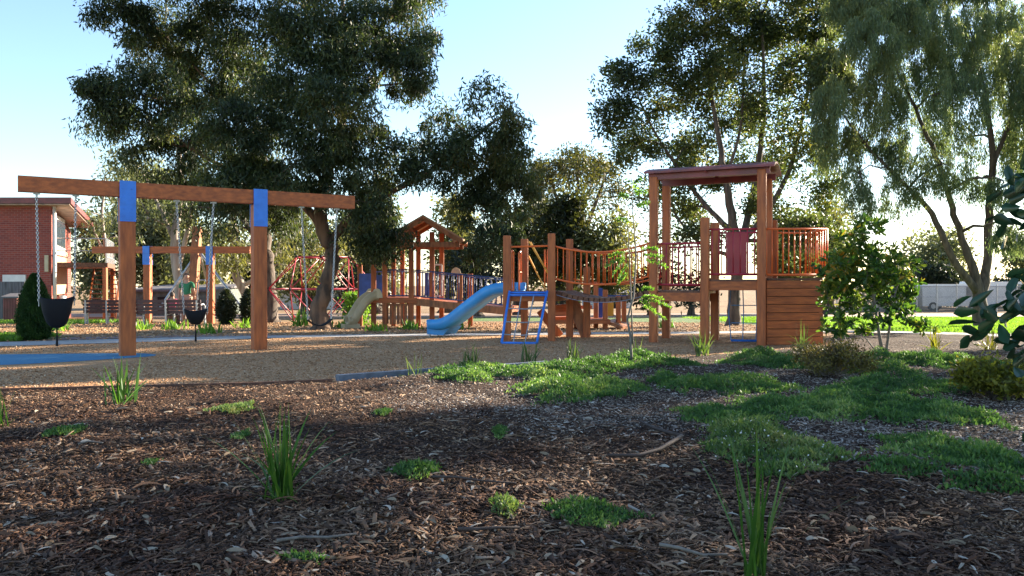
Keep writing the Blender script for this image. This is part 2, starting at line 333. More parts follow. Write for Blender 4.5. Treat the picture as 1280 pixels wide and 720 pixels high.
def spread(N, y0, y1, p=1.6, xr=.70):    # denser towards the camera
    u = rng.uniform(0, 1, N); a = 1-p
    Y = (y0**a+(y1**a-y0**a)*u)**(1/a); Xx = rng.uniform(-1, 1, N)*(xr*Y+.6); return Xx, Y
xx, yy = spread(230000, 2.6, 15.5, 1.5)
ok = yy < yb(xx)-.02; xx, yy = xx[ok], yy[ok]
def lobes(x, y): return np.sin(x*1.3+2)+np.sin(y*1.1+x*.5)+.8*np.sin(x*2.7-y*1.9)
gm = ((xx-.3)*.5+(yy-7.2)*.5+.22*lobes(xx, yy)+rng.normal(0, .3, len(xx))) > 0
gm &= (xx > -1.6+rng.normal(0, .2, len(xx))) & (yy > 4)
L = rng.lognormal(math.log(.019), .62, len(xx)).clip(.006, .10); Wd = L*rng.uniform(.15, .55, len(xx)).clip(0, 1); Wd = np.minimum(Wd, .022)
Pc = np.stack([xx, yy, mh(xx, yy)+rng.uniform(0, .010, len(xx))], 1)
b_ = ~gm
chips('bark_mulch', 'brown bark chips and litter spread over the garden bed in front', Pc[b_], L[b_], Wd[b_], np.full(b_.sum(), .003), M['chips'])
chips('weathered_mulch', 'fine grey weathered wood chips between the green ground cover mats', Pc[gm], L[gm]*.8, Wd[gm]*.9, np.full(gm.sum(), .003), M['greychips'])
xx, yy = spread(60000, 8.4, 21, 1.2, .68)
ok = (yy > yb(xx)+.03) & (yy < 17.9) & ~((xx < -5.7) & (yy > 11.1) & (yy < 13.3)); xx, yy = xx[ok], yy[ok]
pa = np.array(PS); py = np.interp(xx, pa[:, 0], pa[:, 1]); ok = yy < py-.62; xx, yy = xx[ok], yy[ok]
L = rng.uniform(.015, .05, len(xx))
chips('softfall_chips', 'tan wood chip softfall under the swings and play towers', np.stack([xx, yy, np.full(len(xx), .005)+np.where(yy > 17, -.025*(yy-17), 0)], 1), L, L*.35, np.full(len(xx), .004), M['softchips'], .3)
xx = rng.uniform(-18, 14, 26000); yy = rng.uniform(15.5, 30, 26000); py = np.interp(xx, pa[:, 0], pa[:, 1])
ok = (yy > py+.65) & ~((xx > 8) & (yy > 19)); xx, yy = xx[ok], yy[ok]
L = rng.uniform(.03, .09, len(xx))
chips('bark_litter', 'brown litter on the garden beds beyond the concrete path', np.stack([xx, yy, -.025*np.clip(yy-17, 0, 40)+.004], 1), L, L*.4, np.full(len(xx), .006), M['softchips'], .3)
# long curled bark strips and fallen gum leaves
def strips(name, label, N, m, l0, l1, w0, w1, y0, y1, p=1.5, cat='mulch'):
    xx, yy = spread(N, y0, y1, p); ok = yy < yb(xx)-.05; xx, yy = xx[ok], yy[ok]; N = len(xx)
    a = rng.uniform(0, 2*math.pi, N); L = rng.uniform(l0, l1, N); Wd = rng.uniform(w0, w1, N); c = rng.normal(0, 1.0, N); lift = rng.uniform(0, .35, N)*L
    rows = []; x, y = xx.copy(), yy.copy(); n = 5; roll = rng.normal(0, .4, N)
    for i in range(n+1):
        t = i/n; ang = a+c*t; w = Wd*(math.sin(math.pi*(t*.86+.07)))**.7
        z = mh(xx, yy)+.016+lift*4*t*(1-t)*.35
        sx, sy = -np.sin(ang)*w/2, np.cos(ang)*w/2
        rows += [np.stack([x+sx, y+sy, z+roll*w/2], 1), np.stack([x-sx, y-sy, z-roll*w/2], 1)]
        x = x+np.cos(ang)*L/n; y = y+np.sin(ang)*L/n
    V = np.stack(rows, 1)
    return tag(npmesh(name, V, [(2*i, 2*i+1, 2*i+3, 2*i+2) for i in range(n)], m), label, cat, kind='stuff')
strips('bark_strips', 'long curled strips of shredded bark lying over the brown mulch', 2600, M['chips'], .05, .16, .006, .016, 2.7, 9)
strips('twigs', 'short dark twigs and shredded bark fibres through the front mulch', 5000, M['chips'], .03, .13, .0025, .006, 2.7, 10)
M['fallen'] = chipmat('fallen_leaves', [(0, (.09, .052, .03)), (.4, (.19, .125, .07)), (.8, (.28, .21, .14)), (1, (.42, .37, .30))])
strips('fallen_leaves', 'pale dry gum leaves scattered over the mulch', 2200, M['fallen'], .05, .10, .010, .019, 2.7, 13, 1.4, 'leaves')
# lawn blades
def blades(xs_, ys_, h, w, m, name, label, cat='grass', kind='stuff', lean=.35, parent=None, z=None):
    N = len(xs_); z0 = -.025*np.clip(ys_-17, 0, 40) if z is None else z
    P = np.stack([xs_, ys_, z0], 1); D = rng.normal(0, lean, (N, 3)); D[:, 2] = 1
    o = leaves(name, P, D, h, w, m, parent)
    if not parent: tag(o, label, cat, kind=kind)
    return o
xx = rng.uniform(8, 26, 90000); yy = 14+rng.uniform(0, 1, 90000)**1.0*24
py = np.interp(xx, pa[:, 0], pa[:, 1]); lo_ = np.interp(xx, [8, 9.3, 11.2, 12.6, 15.5, 30], [30, 21.1, 19.6, 17.7, 15.6, 11.5]); ok = yy > lo_
blades(xx[ok], yy[ok], rng.uniform(.05, .11, ok.sum()), .03, M['grass'], 'lawn_grass', 'bright green mown lawn behind the curved path at right')
n = 9000; blades(np.r_[rng.uniform(-24, -14.6, n), rng.uniform(-11.5, -9.9, 5000)], np.r_[rng.uniform(27.5, 31.5, n), rng.uniform(16.0, 17.6, 5000)], rng.uniform(.06, .15, n+5000), .03, M['grass'], 'lawn_grass', 'green lawn strip beside the brick house')
# edging board at the border of the mulch bed
mb = MB(); ln = [(-2.1, 9.6), (-1.14, 10.28), (0, 10.93), (.5, 11.3)]
for a, b in zip(ln[:-1], ln[1:]): mb.bar((a[0], a[1], .035), (b[0], b[1], .035), .10, .09)
tag(mb.build('garden_edging', M['edging'], loc=(-2.1, 9.6, 0)), 'low blue grey edging strip between tan softfall and the mulch bed', 'edging')
mb = MB(); ln = [(-12, 8.02), (-5.57, 8.72), (-2.95, 9.25), (-2.15, 9.56)]
for a, b in zip(ln[:-1], ln[1:]): mb.bar((a[0], a[1], .012), (b[0], b[1], .012), .035, .05)
tag(mb.build('garden_edging', M['timber_dark'], loc=(-5.57, 8.72, 0)), 'thin brown timber edging along the back of the dark mulch at left', 'edging')

# ------------------------------------------------------------------ trees
def gum_tree(name, label, base, limbs, clumps, Y0, lm, bark, dens=420, leaf=(.17, .036), mode='gum', depth=1.8, tw=.3, cat='tree', group=None, seed=0, spray=.28, nspray=26, seg=7, rscale=1):
    """limbs: list of polylines [(px,py,dY,r)]; clumps: (px,py,rx,ry[,density factor[,dY]])"""
    r_ = np.random.default_rng(seed+100); root = thing(name, label, cat, (base[0], base[1], TZ(base[1])), group); bz = TZ(base[1])
    s = Y0/F; nodes = []; mb = MB()
    for lb in limbs:
        pts = [W(px, py, Y0+dy) for px, py, dy, r in lb]; rs = [r*rscale for *_, r in lb]
        if lb is limbs[0]: pts[0] = Vector((base[0], base[1], bz-.1))
        P, Q = [], []
        for i in range(len(pts)-1):
            a, b, c, d = pts[max(i-1, 0)], pts[i], pts[i+1], pts[min(i+2, len(pts)-1)]
            for q in range(5):
                t = q/5; P.append(.5*((2*b)+(c-a)*t+(2*a-5*b+4*c-d)*t*t+(3*b-a-3*c+d)*t**3)); Q.append(rs[i]*(1-t)+rs[i+1]*t)
        P.append(pts[-1]); Q.append(rs[-1])
        wob = .25*max(Q)
        P = [p+Vector(r_.normal(0, 1, 3))*(wob*.35 if 0 < i else 0) for i, p in enumerate(P)]
        if lb is limbs[0]: Q[0] *= 1.45; Q[1] *= 1.15
        mb.tube(P, Q, seg+3)
        nodes += [(p, q) for p, q in zip(P, Q)]
    cl = []
    for c in clumps:
        px, py, rx, ry = c[:4]; dn = c[4] if len(c) > 4 else 1; dy = c[5] if len(c) > 5 else r_.uniform(-1, 1)*depth
        p = W(px, py, Y0+dy); cl.append((p, rx*s, ry*s, dn))
    C0 = np.mean([np.array(nodes[-1][0])], axis=0)
    cl.sort(key=lambda c: min((c[0]-n[0]).length for n in nodes))
    allP, allD, allL, allW = [], [], [], []
    for p, rx, ry, dn in cl:
        best = min(nodes, key=lambda n: (n[0]-p).length+max(0, n[0].z-p.z)*1.5+(.5 if n[1] < .03 else 0))
        a, ra = best; d = (p-a); Ld = d.length; n = max(4, int(Ld/.5)); r0 = max(min(ra*.7, .022+Ld*.022), .018)
        P = []; 
        for i in range(n+1):
            t = i/n; P.append(a+d*t+Vector((0, 0, 1))*(.14*Ld*math.sin(math.pi*t))+Vector(r_.normal(0, 1, 3))*(.04*Ld*math.sin(math.pi*t)))
        Q = [r0*(1-.65*i/n) for i in range(n+1)]; mb.tube(P, Q, 5); nodes += list(zip(P[1:], Q[1:]))
        rz = ry; rd = min(rx, ry*1.3)
        k = max(5, int(nspray*(rx*ry)**.9)); 
        dd = r_.normal(size=(k, 3)); dd /= np.linalg.norm(dd, axis=1, keepdims=True)
        rr = r_.uniform(.15, 1, k)**.5
        sc = np.array(p)+dd*rr[:, None]*np.array([rx, rd, rz])
        for q in range(k):
            if q % 2 == 0:
                e = Vector(sc[q]); m_ = (p+e)/2+Vector(r_.normal(0, .08, 3)); mb.tube([p, m_, e], [Q[-1]*.8, Q[-1]*.5, .006], 3, False)
        nl = int(dens*GD.get(name, 1)*rx*ry*3.14*dn); wch = r_.integers(0, k, nl)
        if mode == 'weep':
            ln = r_.uniform(.4, 1.0, k)*np.clip(ry*1.3, .5, 2.2); t = r_.uniform(0, 1, nl)
            off = r_.normal(0, 1, (nl, 3))*np.array([.05, .05, .03])*(1+1.2*t[:, None]); sway = r_.normal(0, .10, (k, 2))
            Pq = sc[wch]+off; Pq[:, 2] -= t*ln[wch]; Pq[:, :2] += (t**1.5)[:, None]*sway[wch]
            Dq = r_.normal(0, .30, (nl, 3)); Dq[:, 2] = -1
        else:
            Pq = sc[wch]+np.clip(r_.normal(0, 1, (nl, 3)), -1.8, 1.8)*np.array([spray, spray, spray*.8])*(r_.uniform(.5, 1.2, k)[wch])[:, None]
            Dq = r_.normal(0, .55, (nl, 3)); Dq[:, 2] -= .75 if mode == 'gum' else .1
            if mode == 'up': Dq = r_.normal(0, 1, (nl, 3))
        allP.append(Pq); allD.append(Dq); allL.append(r_.uniform(.6, 1.2, nl)*leaf[0]); allW.append(r_.uniform(.7, 1.3, nl)*leaf[1])
    mb.build('trunk', bark, root, smooth=True)
    P_ = np.concatenate(allP); ok = P_[:, 2] > bz+.3
    leaves('crown', P_[ok], np.concatenate(allD)[ok], np.concatenate(allL)[ok], np.concatenate(allW)[ok], lm, root)
    return root

GD = {'background_tree': 2.6, 'background_bush': 1.6}
# main gum, left of centre
gum_tree('gum_tree', 'largest dark eucalyptus with a leaning patchy trunk in front of the red climbing net', (-5.25, 22, 0),
    [[(402, 412, 0, .36), (400, 385, 0, .29), (410, 350, 0, .25), (416, 318, 0, .24), (404, 290, 0, .25), (402, 255, 0, .23), (412, 210, .2, .19), (428, 150, .3, .15), (432, 80, .3, .1), (428, -20, .2, .05)],
     [(404, 285, 0, .19), (380, 255, .2, .14), (335, 205, .6, .11), (300, 150, .9, .07), (255, 95, 1.0, .045), (200, 40, 1.0, .025)],
     [(412, 305, 0, .17), (440, 270, .1, .13), (490, 240, .2, .11), (545, 210, .3, .09), (590, 175, .4, .06), (640, 135, .4, .03)],
     [(402, 258, 0, .13), (360, 235, .4, .11), (290, 215, .6, .08), (200, 160, .5, .05), (150, 120, .5, .03)],
     [(428, 150, .3, .10), (465, 110, .2, .07), (505, 60, 0, .04)]],
    [(160, 20, 40, 30), (215, 55, 58, 46, 1.1), (265, 30, 45, 40), (145, 112, 42, 32), (128, 155, 30, 20, .8), (200, 125, 52, 45, 1.1), (280, 95, 55, 50, 1.1), (245, 175, 55, 35), (305, 170, 50, 45, 1.1),
     (330, 45, 45, 50, .6), (385, 25, 55, 48, .9), (440, 70, 58, 60, 1.1), (495, 30, 50, 45), (530, 75, 28, 34), (515, 110, 30, 20), (415, 140, 55, 48), (370, 205, 55, 48, 1.1), (460, 200, 46, 40),
     (300, 238, 55, 36), (345, 262, 40, 28), (225, 222, 45, 28, .7), (180, 190, 30, 22, .6), (560, 152, 30, 22, .45), (612, 128, 34, 22, .5), (648, 165, 26, 26, .8), (600, 195, 50, 38), (635, 225, 38, 48), (602, 262, 36, 38, 1.1),
     (625, 285, 34, 30), (540, 218, 40, 28), (478, 262, 34, 36), (468, 296, 44, 26), (520, 175, 30, 20, .5), (440, 250, 40, 34), (612, 318, 30, 18, .8), (380, 105, 50, 40, .8), (330, 130, 40, 40, .8),
     (220, -40, 65, 48), (320, -50, 60, 48), (430, -45, 75, 50), (520, -25, 42, 38), (150, -30, 35, 30, .7), (110, 160, 14, 12, .6), (560, 190, 35, 30, .8)],
    22, M['gum'], M['bark_gum'], rscale=.78, dens=1950, leaf=(.17, .040), depth=1.7, seed=1, spray=.24, nspray=21)
# second dark gum behind
gum_tree('gum_tree', 'dark rough trunked tree just behind the right post of the near swing', (-8.9, 29.5, 0),
    [[(336, 392, 0, .30), (335, 350, 0, .25), (331, 300, 0, .23), (325, 240, 0, .2), (318, 170, 0, .12)], [(331, 310, 0, .12), (300, 270, 0, .08), (270, 230, 0, .05)]],
    [(300, 255, 40, 22), (260, 250, 35, 20, .8), (340, 250, 40, 25), (280, 285, 30, 14, .6), (375, 285, 28, 20, .6), (320, 205, 40, 30), (230, 265, 30, 14, .6)], 29.5, M['gum'], M['bark_dark'], dens=650, leaf=(.22, .055), seed=2)
gum_tree('gum_tree', 'pale smooth trunked gum standing behind the benches', (-12.7, 31, 0),
    [[(226, 392, 0, .2), (222, 350, 0, .17), (218, 300, 0, .16), (226, 240, 0, .12), (222, 170, 0, .08)], [(222, 340, 0, .11), (234, 290, 0, .09), (244, 230, 0, .06)], [(218, 300, 0, .09), (195, 250, 0, .06), (175, 210, 0, .03)]],
    [(165, 205, 28, 24, .7), (190, 235, 35, 22, .8), (150, 240, 26, 18, .6), (215, 270, 30, 16, .7), (170, 275, 34, 16, .6), (240, 250, 30, 20, .6), (135, 280, 22, 15, .5), (260, 290, 24, 14, .4)], 31, M['far_grey'], M['bark_pale'], dens=520, leaf=(.22, .055), seed=3, depth=1.5)
gum_tree('gum_tree', 'slim pale leaning gum beside the timber stairs of the house', (-19, 38.5, 0),
    [[(146, 386, 0, .15), (142, 350, 0, .12), (134, 320, 0, .1), (128, 270, 0, .07), (132, 220, 0, .04)], [(136, 325, 0, .07), (118, 290, 0, .04)]],
    [(118, 278, 22, 16, .6), (140, 250, 22, 20, .5), (125, 312, 18, 12, .5), (155, 300, 20, 14, .5), (105, 268, 14, 10, .6), (150, 215, 20, 16, .5)], 38.5, M['far_grey'], M['bark_pale'], dens=340, leaf=(.28, .07), seed=4)
gum_tree('gum_tree', 'olive leaved gum with a mottled trunk between the near swing posts', (-10.6, 34, 0),
    [[(301, 388, 0, .24), (299, 350, 0, .2), (294, 310, 0, .17), (290, 250, 0, .1)], [(300, 360, 0, .1), (330, 342, 0, .07)]],
    [(285, 315, 26, 18, .7), (310, 330, 20, 20, .7), (262, 330, 18, 16, .6), (350, 315, 24, 26, .7), (375, 335, 24, 20, .6), (300, 290, 40, 16, .6), (400, 300, 24, 22, .6), (425, 320, 24, 22, .6), (360, 285, 30, 16, .6)], 34, M['far_olive'], M['bark_pale'], dens=450, leaf=(.24, .06), seed=5)
# right hand open gum behind the roofed tower
gum_tree('gum_tree', 'tall open crowned gum with many fanning limbs behind the maroon roofed tower', (7.2, 26, 0),
    [[(920, 404, 0, .34), (918, 370, 0, .27), (922, 330, 0, .26), (918, 290, 0, .22), (908, 230, 0, .16), (895, 160, 0, .11), (880, 70, 0, .05)],
     [(920, 330, 0, .2), (935, 270, .3, .16), (948, 200, .5, .13), (955, 120, .5, .09), (950, 20, .5, .05)],
     [(920, 310, 0, .15), (955, 270, -.4, .13), (985, 215, -.7, .1), (1005, 140, -.8, .07), (1020, 50, -.8, .04)],
     [(915, 290, 0, .14), (880, 255, .4, .11), (850, 215, .6, .08), (815, 160, .6, .05), (795, 115, .6, .03)],
     [(924, 300, 0, .12), (960, 300, .5, .08), (1005, 285, .8, .05)], [(912, 320, 0, .1), (870, 300, -.5, .07), (840, 262, -.6, .04)], [(905, 230, 0, .09), (925, 160, -.4, .06), (930, 80, -.5, .04)]],
    [(768, 148, 26, 24, .9), (785, 108, 30, 26), (796, 180, 34, 26, .8), (828, 62, 36, 32), (848, 125, 42, 34, .8), (880, 25, 46, 32), (898, 85, 44, 36, .8), (868, 185, 42, 28, .8), (938, 45, 46, 40), (955, 115, 44, 38, .6),
     (915, 150, 36, 32, .8), (998, 35, 50, 42), (1008, 105, 40, 42, .8), (995, 180, 40, 38, .6), (955, 205, 36, 28, .75), (838, 222, 34, 22, .8), (900, 225, 36, 24, .7), (1025, 235, 32, 26, .7), (1008, 285, 38, 36, .8),
     (860, 265, 34, 22, .8), (782, 205, 22, 16, .5), (930, -20, 50, 30), (1005, -30, 55, 35), (878, -18, 45, 26), (1050, 5, 34, 34), (960, 260, 30, 24, .8), (880, 300, 26, 18, .7), (820, 250, 26, 14, .4), (975, 310, 28, 20, .9), (835, 300, 22, 16, .4)],
    26, M['gum_open'], M['bark_dark'], rscale=.72, dens=1500, leaf=(.16, .06), mode='up', depth=2.0, seed=6, spray=.30, nspray=20)
# weeping tree
gum_tree('weeping_tree', 'weeping grey green tree with leaning dark limbs at the right edge', (14.1, 24, 0),
    [[(1228, 392, 0, .34), (1224, 372, 0, .27), (1218, 345, 0, .2), (1203, 300, 0, .15), (1190, 260, 0, .13), (1172, 205, 0, .11), (1150, 150, .2, .08), (1120, 90, .3, .05)],
     [(1222, 365, 0, .18), (1192, 325, -.3, .15), (1165, 268, -.5, .12), (1135, 235, -.6, .09), (1090, 190, -.8, .06), (1050, 140, -.8, .03)],
     [(1228, 370, 0, .22), (1234, 320, .3, .18), (1236, 260, .4, .17), (1240, 200, .4, .14), (1232, 130, .3, .1), (1215, 50, .3, .06)],
     [(1238, 215, .4, .11), (1262, 150, .2, .08), (1290, 80, 0, .05)]],
    [(1035, 75, 34, 30, 1.1), (1028, 125, 26, 34), (1050, 170, 28, 30, .8), (1085, 45, 42, 32, 1.1), (1095, 105, 40, 36), (1105, 160, 34, 30, .6), (1145, 25, 46, 32), (1150, 90, 42, 36, .8), (1165, 150, 34, 30, .5), (1130, 195, 26, 26, .4),
     (1195, 45, 46, 40, .8), (1200, 115, 40, 36, .6), (1205, 175, 28, 26, .4), (1245, 30, 46, 40, .9), (1258, 100, 38, 40, .7), (1268, 170, 28, 36, .7), (1252, 225, 22, 24, .5), (1100, -5, 55, 30), (1180, -25, 60, 30), (1255, -35, 50, 30),
     (1262, 285, 20, 20, .9), (1022, 190, 18, 22, .7), (1075, 215, 20, 22, .5), (1158, 225, 18, 18, .4), (1300, 60, 40, 60), (1310, 150, 40, 60), (1120, 235, 26, 26, .5), (1075, 245, 20, 24, .45), (1180, 205, 26, 24, .5), (1215, 225, 22, 24, .45), (1060, 0, 40, 26)],
    24, M['weep'], M['bark_dark'], rscale=.68, dens=4800, leaf=(.14, .022), mode='weep', depth=2.0, seed=7, nspray=45)
# background trees
def bg_tree(px, py0, pytop, w, Y, m, label, n=12, bark='bark_dark', dens=90, name='background_tree', seed=0, leaf=None, rnd=False, cat='tree', mode='up', fill=1.0):
    r_ = random.Random(seed); s = Y/F; cl = []
    h = py0-pytop
    for i in range(n):
        t = (i+.5)/n; a = r_.uniform(-1, 1); yy_ = pytop+h*(.12+.66*t); prof = math.sin(math.pi*min(1, .22+.75*t))**.6
        cl.append((px+a*w*.5*prof*.8, yy_, w*.19*r_.uniform(.8, 1.3), h*.12*r_.uniform(.8, 1.3)*1.3, fill))
    base = ((px-640)*s, Y, 0); lf = leaf or (Y*.0085, Y*.0026)
    return gum_tree(name, label, base, [[(px, py0, 0, .12+.003*h), (px+r_.uniform(-3, 3), py0-h*.35, 0, .1), (px+r_.uniform(-6, 6), py0-h*.75, 0, .05)]], cl, Y, m, M[bark], dens=dens, leaf=lf, mode=mode, depth=w*s*.3, seed=seed, spray=.012*Y, nspray=14*(20/Y), cat=cat, group='background trees')
B = bg_tree
gum_tree('background_tree', 'golden topped umbrella shaped tree above the wooden slide tower', (4.3, 52, 0),
    [[(722, 386, 0, .3), (718, 330, 0, .25), (715, 280, 0, .15)], [(718, 320, 0, .2), (700, 260, 0, .14), (685, 215, 0, .06)], [(718, 320, 0, .2), (740, 265, 0, .14), (755, 225, 0, .06)], [(716, 290, 0, .12), (722, 235, 0, .1), (720, 205, 0, .05)]],
    [(688, 205, 20, 10), (712, 199, 22, 9), (738, 205, 22, 10), (758, 222, 18, 11), (770, 238, 11, 10), (672, 218, 14, 12), (668, 240, 12, 12), (700, 228, 18, 8, .6), (735, 232, 18, 8, .6), (665, 265, 16, 16), (700, 218, 20, 10, .5), (728, 216, 20, 10, .5), (750, 250, 14, 8, .5), (680, 250, 16, 10, .6), (770, 262, 10, 10, .5)], 52, M['far_gold'], M['bark_dark'], dens=260, leaf=(.26, .10), mode='up', depth=3, seed=21, spray=.5, nspray=5, group='background trees')
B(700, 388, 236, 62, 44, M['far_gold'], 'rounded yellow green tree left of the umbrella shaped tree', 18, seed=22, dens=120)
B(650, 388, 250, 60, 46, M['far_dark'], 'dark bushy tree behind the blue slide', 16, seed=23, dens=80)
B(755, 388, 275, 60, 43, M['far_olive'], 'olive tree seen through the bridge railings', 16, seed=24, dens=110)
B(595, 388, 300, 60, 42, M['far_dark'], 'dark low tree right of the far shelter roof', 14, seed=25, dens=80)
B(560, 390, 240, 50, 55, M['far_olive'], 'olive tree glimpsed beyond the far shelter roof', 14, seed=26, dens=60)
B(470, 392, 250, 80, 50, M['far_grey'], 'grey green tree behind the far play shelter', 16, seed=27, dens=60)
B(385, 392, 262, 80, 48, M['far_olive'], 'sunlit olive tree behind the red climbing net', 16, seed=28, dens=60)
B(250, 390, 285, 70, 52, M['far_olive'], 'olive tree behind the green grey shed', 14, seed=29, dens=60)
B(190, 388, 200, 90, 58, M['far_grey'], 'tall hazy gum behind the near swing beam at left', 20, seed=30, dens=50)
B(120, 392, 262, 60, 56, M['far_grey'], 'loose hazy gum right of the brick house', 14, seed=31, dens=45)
B(320, 392, 300, 60, 56, M['far_dark'], 'dark tree low between the near swing posts', 12, seed=32, dens=60)
B(435, 392, 330, 50, 44, M['far_dark'], 'low dark tree beside the far cream slide', 10, seed=33, dens=70)
B(815, 390, 330, 60, 46, M['far_dark'], 'dark low tree under the suspension bridge', 12, seed=34, dens=80)
B(865, 390, 345, 50, 44, M['far_dark'], 'dark clipped bush beneath the roofed tower deck', 10, seed=35, dens=80, name='background_bush', cat='bush')
B(985, 392, 255, 80, 50, M['far_olive'], 'olive tree behind the orange railing', 16, seed=36, dens=50)
B(1035, 392, 250, 60, 48, M['far_olive'], 'sunlit olive tree above the boarded box', 16, seed=37, dens=45)
B(1172, 386, 332, 34, 68, M['far_dark'], 'round dark bush tree behind the far wire fence', 18, seed=38, dens=90, name='background_bush', cat='bush', fill=1.5)
B(1200, 386, 345, 28, 67, M['far_dark'], 'smaller dark bush right of the round bush tree', 12, seed=39, dens=90, name='background_bush', cat='bush')
B(1262, 386, 350, 36, 68, M['far_dark'], 'low dark bush behind the weeping tree trunk', 12, seed=40, dens=90, name='background_bush', cat='bush')
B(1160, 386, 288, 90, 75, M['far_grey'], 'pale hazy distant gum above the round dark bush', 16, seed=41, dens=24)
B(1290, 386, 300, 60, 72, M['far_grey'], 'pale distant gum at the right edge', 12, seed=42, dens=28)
B(1110, 390, 330, 50, 60, M['far_olive'], 'small olive tree behind the broad leaved sapling', 10, seed=43, dens=50)
# off to the right, outside the frame: trees read from the front bed's shade, crown gaps shaped for its sunlit bands
gum_tree('gum_tree', 'large gum standing to the right of the garden beds', (17.5, 18.5, 0),
    [[(1586, 419, 0, .35), (1586, 300, 0, .28), (1596, 150, 0, .22), (1586, -150, 0, .1)], [(1592, 200, 0, .15), (1500, 50, 0, .1), (1420, -50, 0, .06)], [(1592, 180, 0, .15), (1700, 0, 0, .1), (1800, -150, 0, .06)]],
    [(1400+72*(i % 7)+14*(i % 3), -230+62*(i//7)+18*(i % 2), 48, 34, 1.3, (72*(i % 7)-212)*.0185*.727+(.6, 4.5, .8, 4.7, .5, 4.4, -2.5)[(i*3+i//7) % 7]) for i in range(49)], 18.5, M['gum'], M['bark_dark'], dens=340, leaf=(.2, .06), seed=50, nspray=9)
gum_tree('gum_tree', 'second gum standing to the right of the garden beds', (13.5, 12.0, 0),
    [[(1765, 452, 0, .3), (1765, 300, 0, .24), (1775, 100, 0, .18), (1765, -150, 0, .1)], [(1770, 200, 0, .12), (1650, 0, 0, .08)], [(1770, 200, 0, .12), (1900, 0, 0, .08)]],
    [(1580+75*(i % 6)+20*(i % 3), -170+75*(i//6)+25*(i % 2), 60, 48, 1.0, (-1.8, 1.2, -.6, 2.0)[(i+i//6) % 4]) for i in range(36)], 12.0, M['gum'], M['bark_dark'], dens=320, leaf=(.2, .06), seed=51, nspray=9)
# ------------------------------------------------------------------ brick house
def brick_mat():
    m = bpy.data.materials.new('brick'); m.use_nodes = True; t = m.node_tree; b = t.nodes['Principled BSDF']; b.inputs['Roughness'].default_value = .85
    tc = t.nodes.new('ShaderNodeTexCoord'); sp = t.nodes.new('ShaderNodeSeparateXYZ'); ad = t.nodes.new('ShaderNodeMath'); cb = t.nodes.new('ShaderNodeCombineXYZ')
    t.links.new(tc.outputs['Object'], sp.inputs[0]); t.links.new(sp.outputs[0], ad.inputs[0]); t.links.new(sp.outputs[1], ad.inputs[1]); t.links.new(ad.outputs[0], cb.inputs[0]); t.links.new(sp.outputs[2], cb.inputs[1])
    br = t.nodes.new('ShaderNodeTexBrick'); t.links.new(cb.outputs[0], br.inputs['Vector']); br.inputs['Scale'].default_value = 1
    br.inputs['Brick Width'].default_value = .24; br.inputs['Row Height'].default_value = .086; br.inputs['Mortar Size'].default_value = .008
    br.inputs['Color1'].default_value = (.30, .055, .035, 1); br.inputs['Color2'].default_value = (.20, .036, .028, 1); br.inputs['Mortar'].default_value = (.26, .14, .11, 1)
    t.links.new(br.outputs['Color'], b.inputs['Base Color']); return m
M['brick'] = brick_mat()
M['roofedge'] = mat('roof_edge', (.22, .045, .04), .5, noise=3); M['soffit'] = mat('soffit', (.55, .42, .33), .8, noise=3)
H = thing('brick_house', 'two storey red brick house with stairs and a small balcony at the left edge', 'house', (-20.5, 33, TZ(33)))
zb = -.9
def hw(px, Y): return (px-640)/F*Y
mb = MB(); c = [(-34, 33), (-19, 33), (-21.5, 39), (-36, 39)]
zt = [4.32, 4.32, 3.72, 3.72]
mb.add([(x, y, zb) for x, y in c]+[(x, y, z) for (x, y), z in zip(c, zt)], [(0,1,5,4),(1,2,6,5),(2,3,7,6),(3,0,4,7),(4,5,6,7)]); mb.build('wall', M['brick'], H)
mb = MB(); c2 = [(-35, 32.5), (-17.9, 32.5), (-20.6, 39.4), (-37, 39.4)]
mb.add([(x, y, z) for (x, y), z in zip(c2, [4.38, 4.38, 3.9, 3.9])]+[(x, y, z) for (x, y), z in zip(c2, [4.62, 4.62, 4.12, 4.12])], [(0,1,5,4),(1,2,6,5),(2,3,7,6),(3,0,4,7),(4,5,6,7),(3,2,1,0)]); rf = mb.build('roof', M['roofedge'], H)
mb = MB(); mb.add([(x, y, z) for (x, y), z in zip([(-35, 32.55), (-18, 32.55), (-20.65, 39.3), (-37, 39.3)], [4.36, 4.36, 3.88, 3.88])]+[(x, y, z-.03) for (x, y), z in zip([(-35, 32.55), (-18, 32.55), (-20.65, 39.3), (-37, 39.3)], [4.36, 4.36, 3.88, 3.88])], [(0,1,2,3),(7,6,5,4),(0,4,5,1),(1,5,6,2)]); mb.build('soffit', M['soffit'], rf)
sd = Vector((-2.5, 6, 0)).normalized(); sn = Vector((6, 2.5, 0)).normalized()
def side(t, z, off=.0): p = Vector((-19, 33, 0))+sd*t+sn*off; p.z = z; return p
mb = MB(); mb.bar(side(.3, 3.3, .03), side(3.9, 3.3, .03), .06, 1.45); w = mb.build('window', M['white'], H)
mb = MB(); mb.bar(side(.55, 3.32, .075), side(2.2, 3.28, .075), .03, 1.1); mb.bar(side(2.35, 3.28, .075), side(3.7, 3.24, .075), .03, 1.1); mb.build('pane', M['glass'], w)
mb = MB(); mb.bar(side(.3, 1.6, .06), side(4.4, 1.6, .06), .08, 1.9); mb.build('rendered_panel', M['peach'], H)
mb = MB(); mb.tube([side(.05, -.4, .12), side(.05, 4.3, .12)], .07); mb.build('downpipe', M['white'], H, smooth=True)
mb = MB(); mb.box((hw(18, 32.97), 32.97, 1.34), (.95, .06, .28)); mb.build('low_window', M['white'], H)
mb = MB(); mb.box((hw(58.5, 32.95), 32.95, 1.95), (.14, .08, .68)); mb.build('wall_light', M['cream'], H)
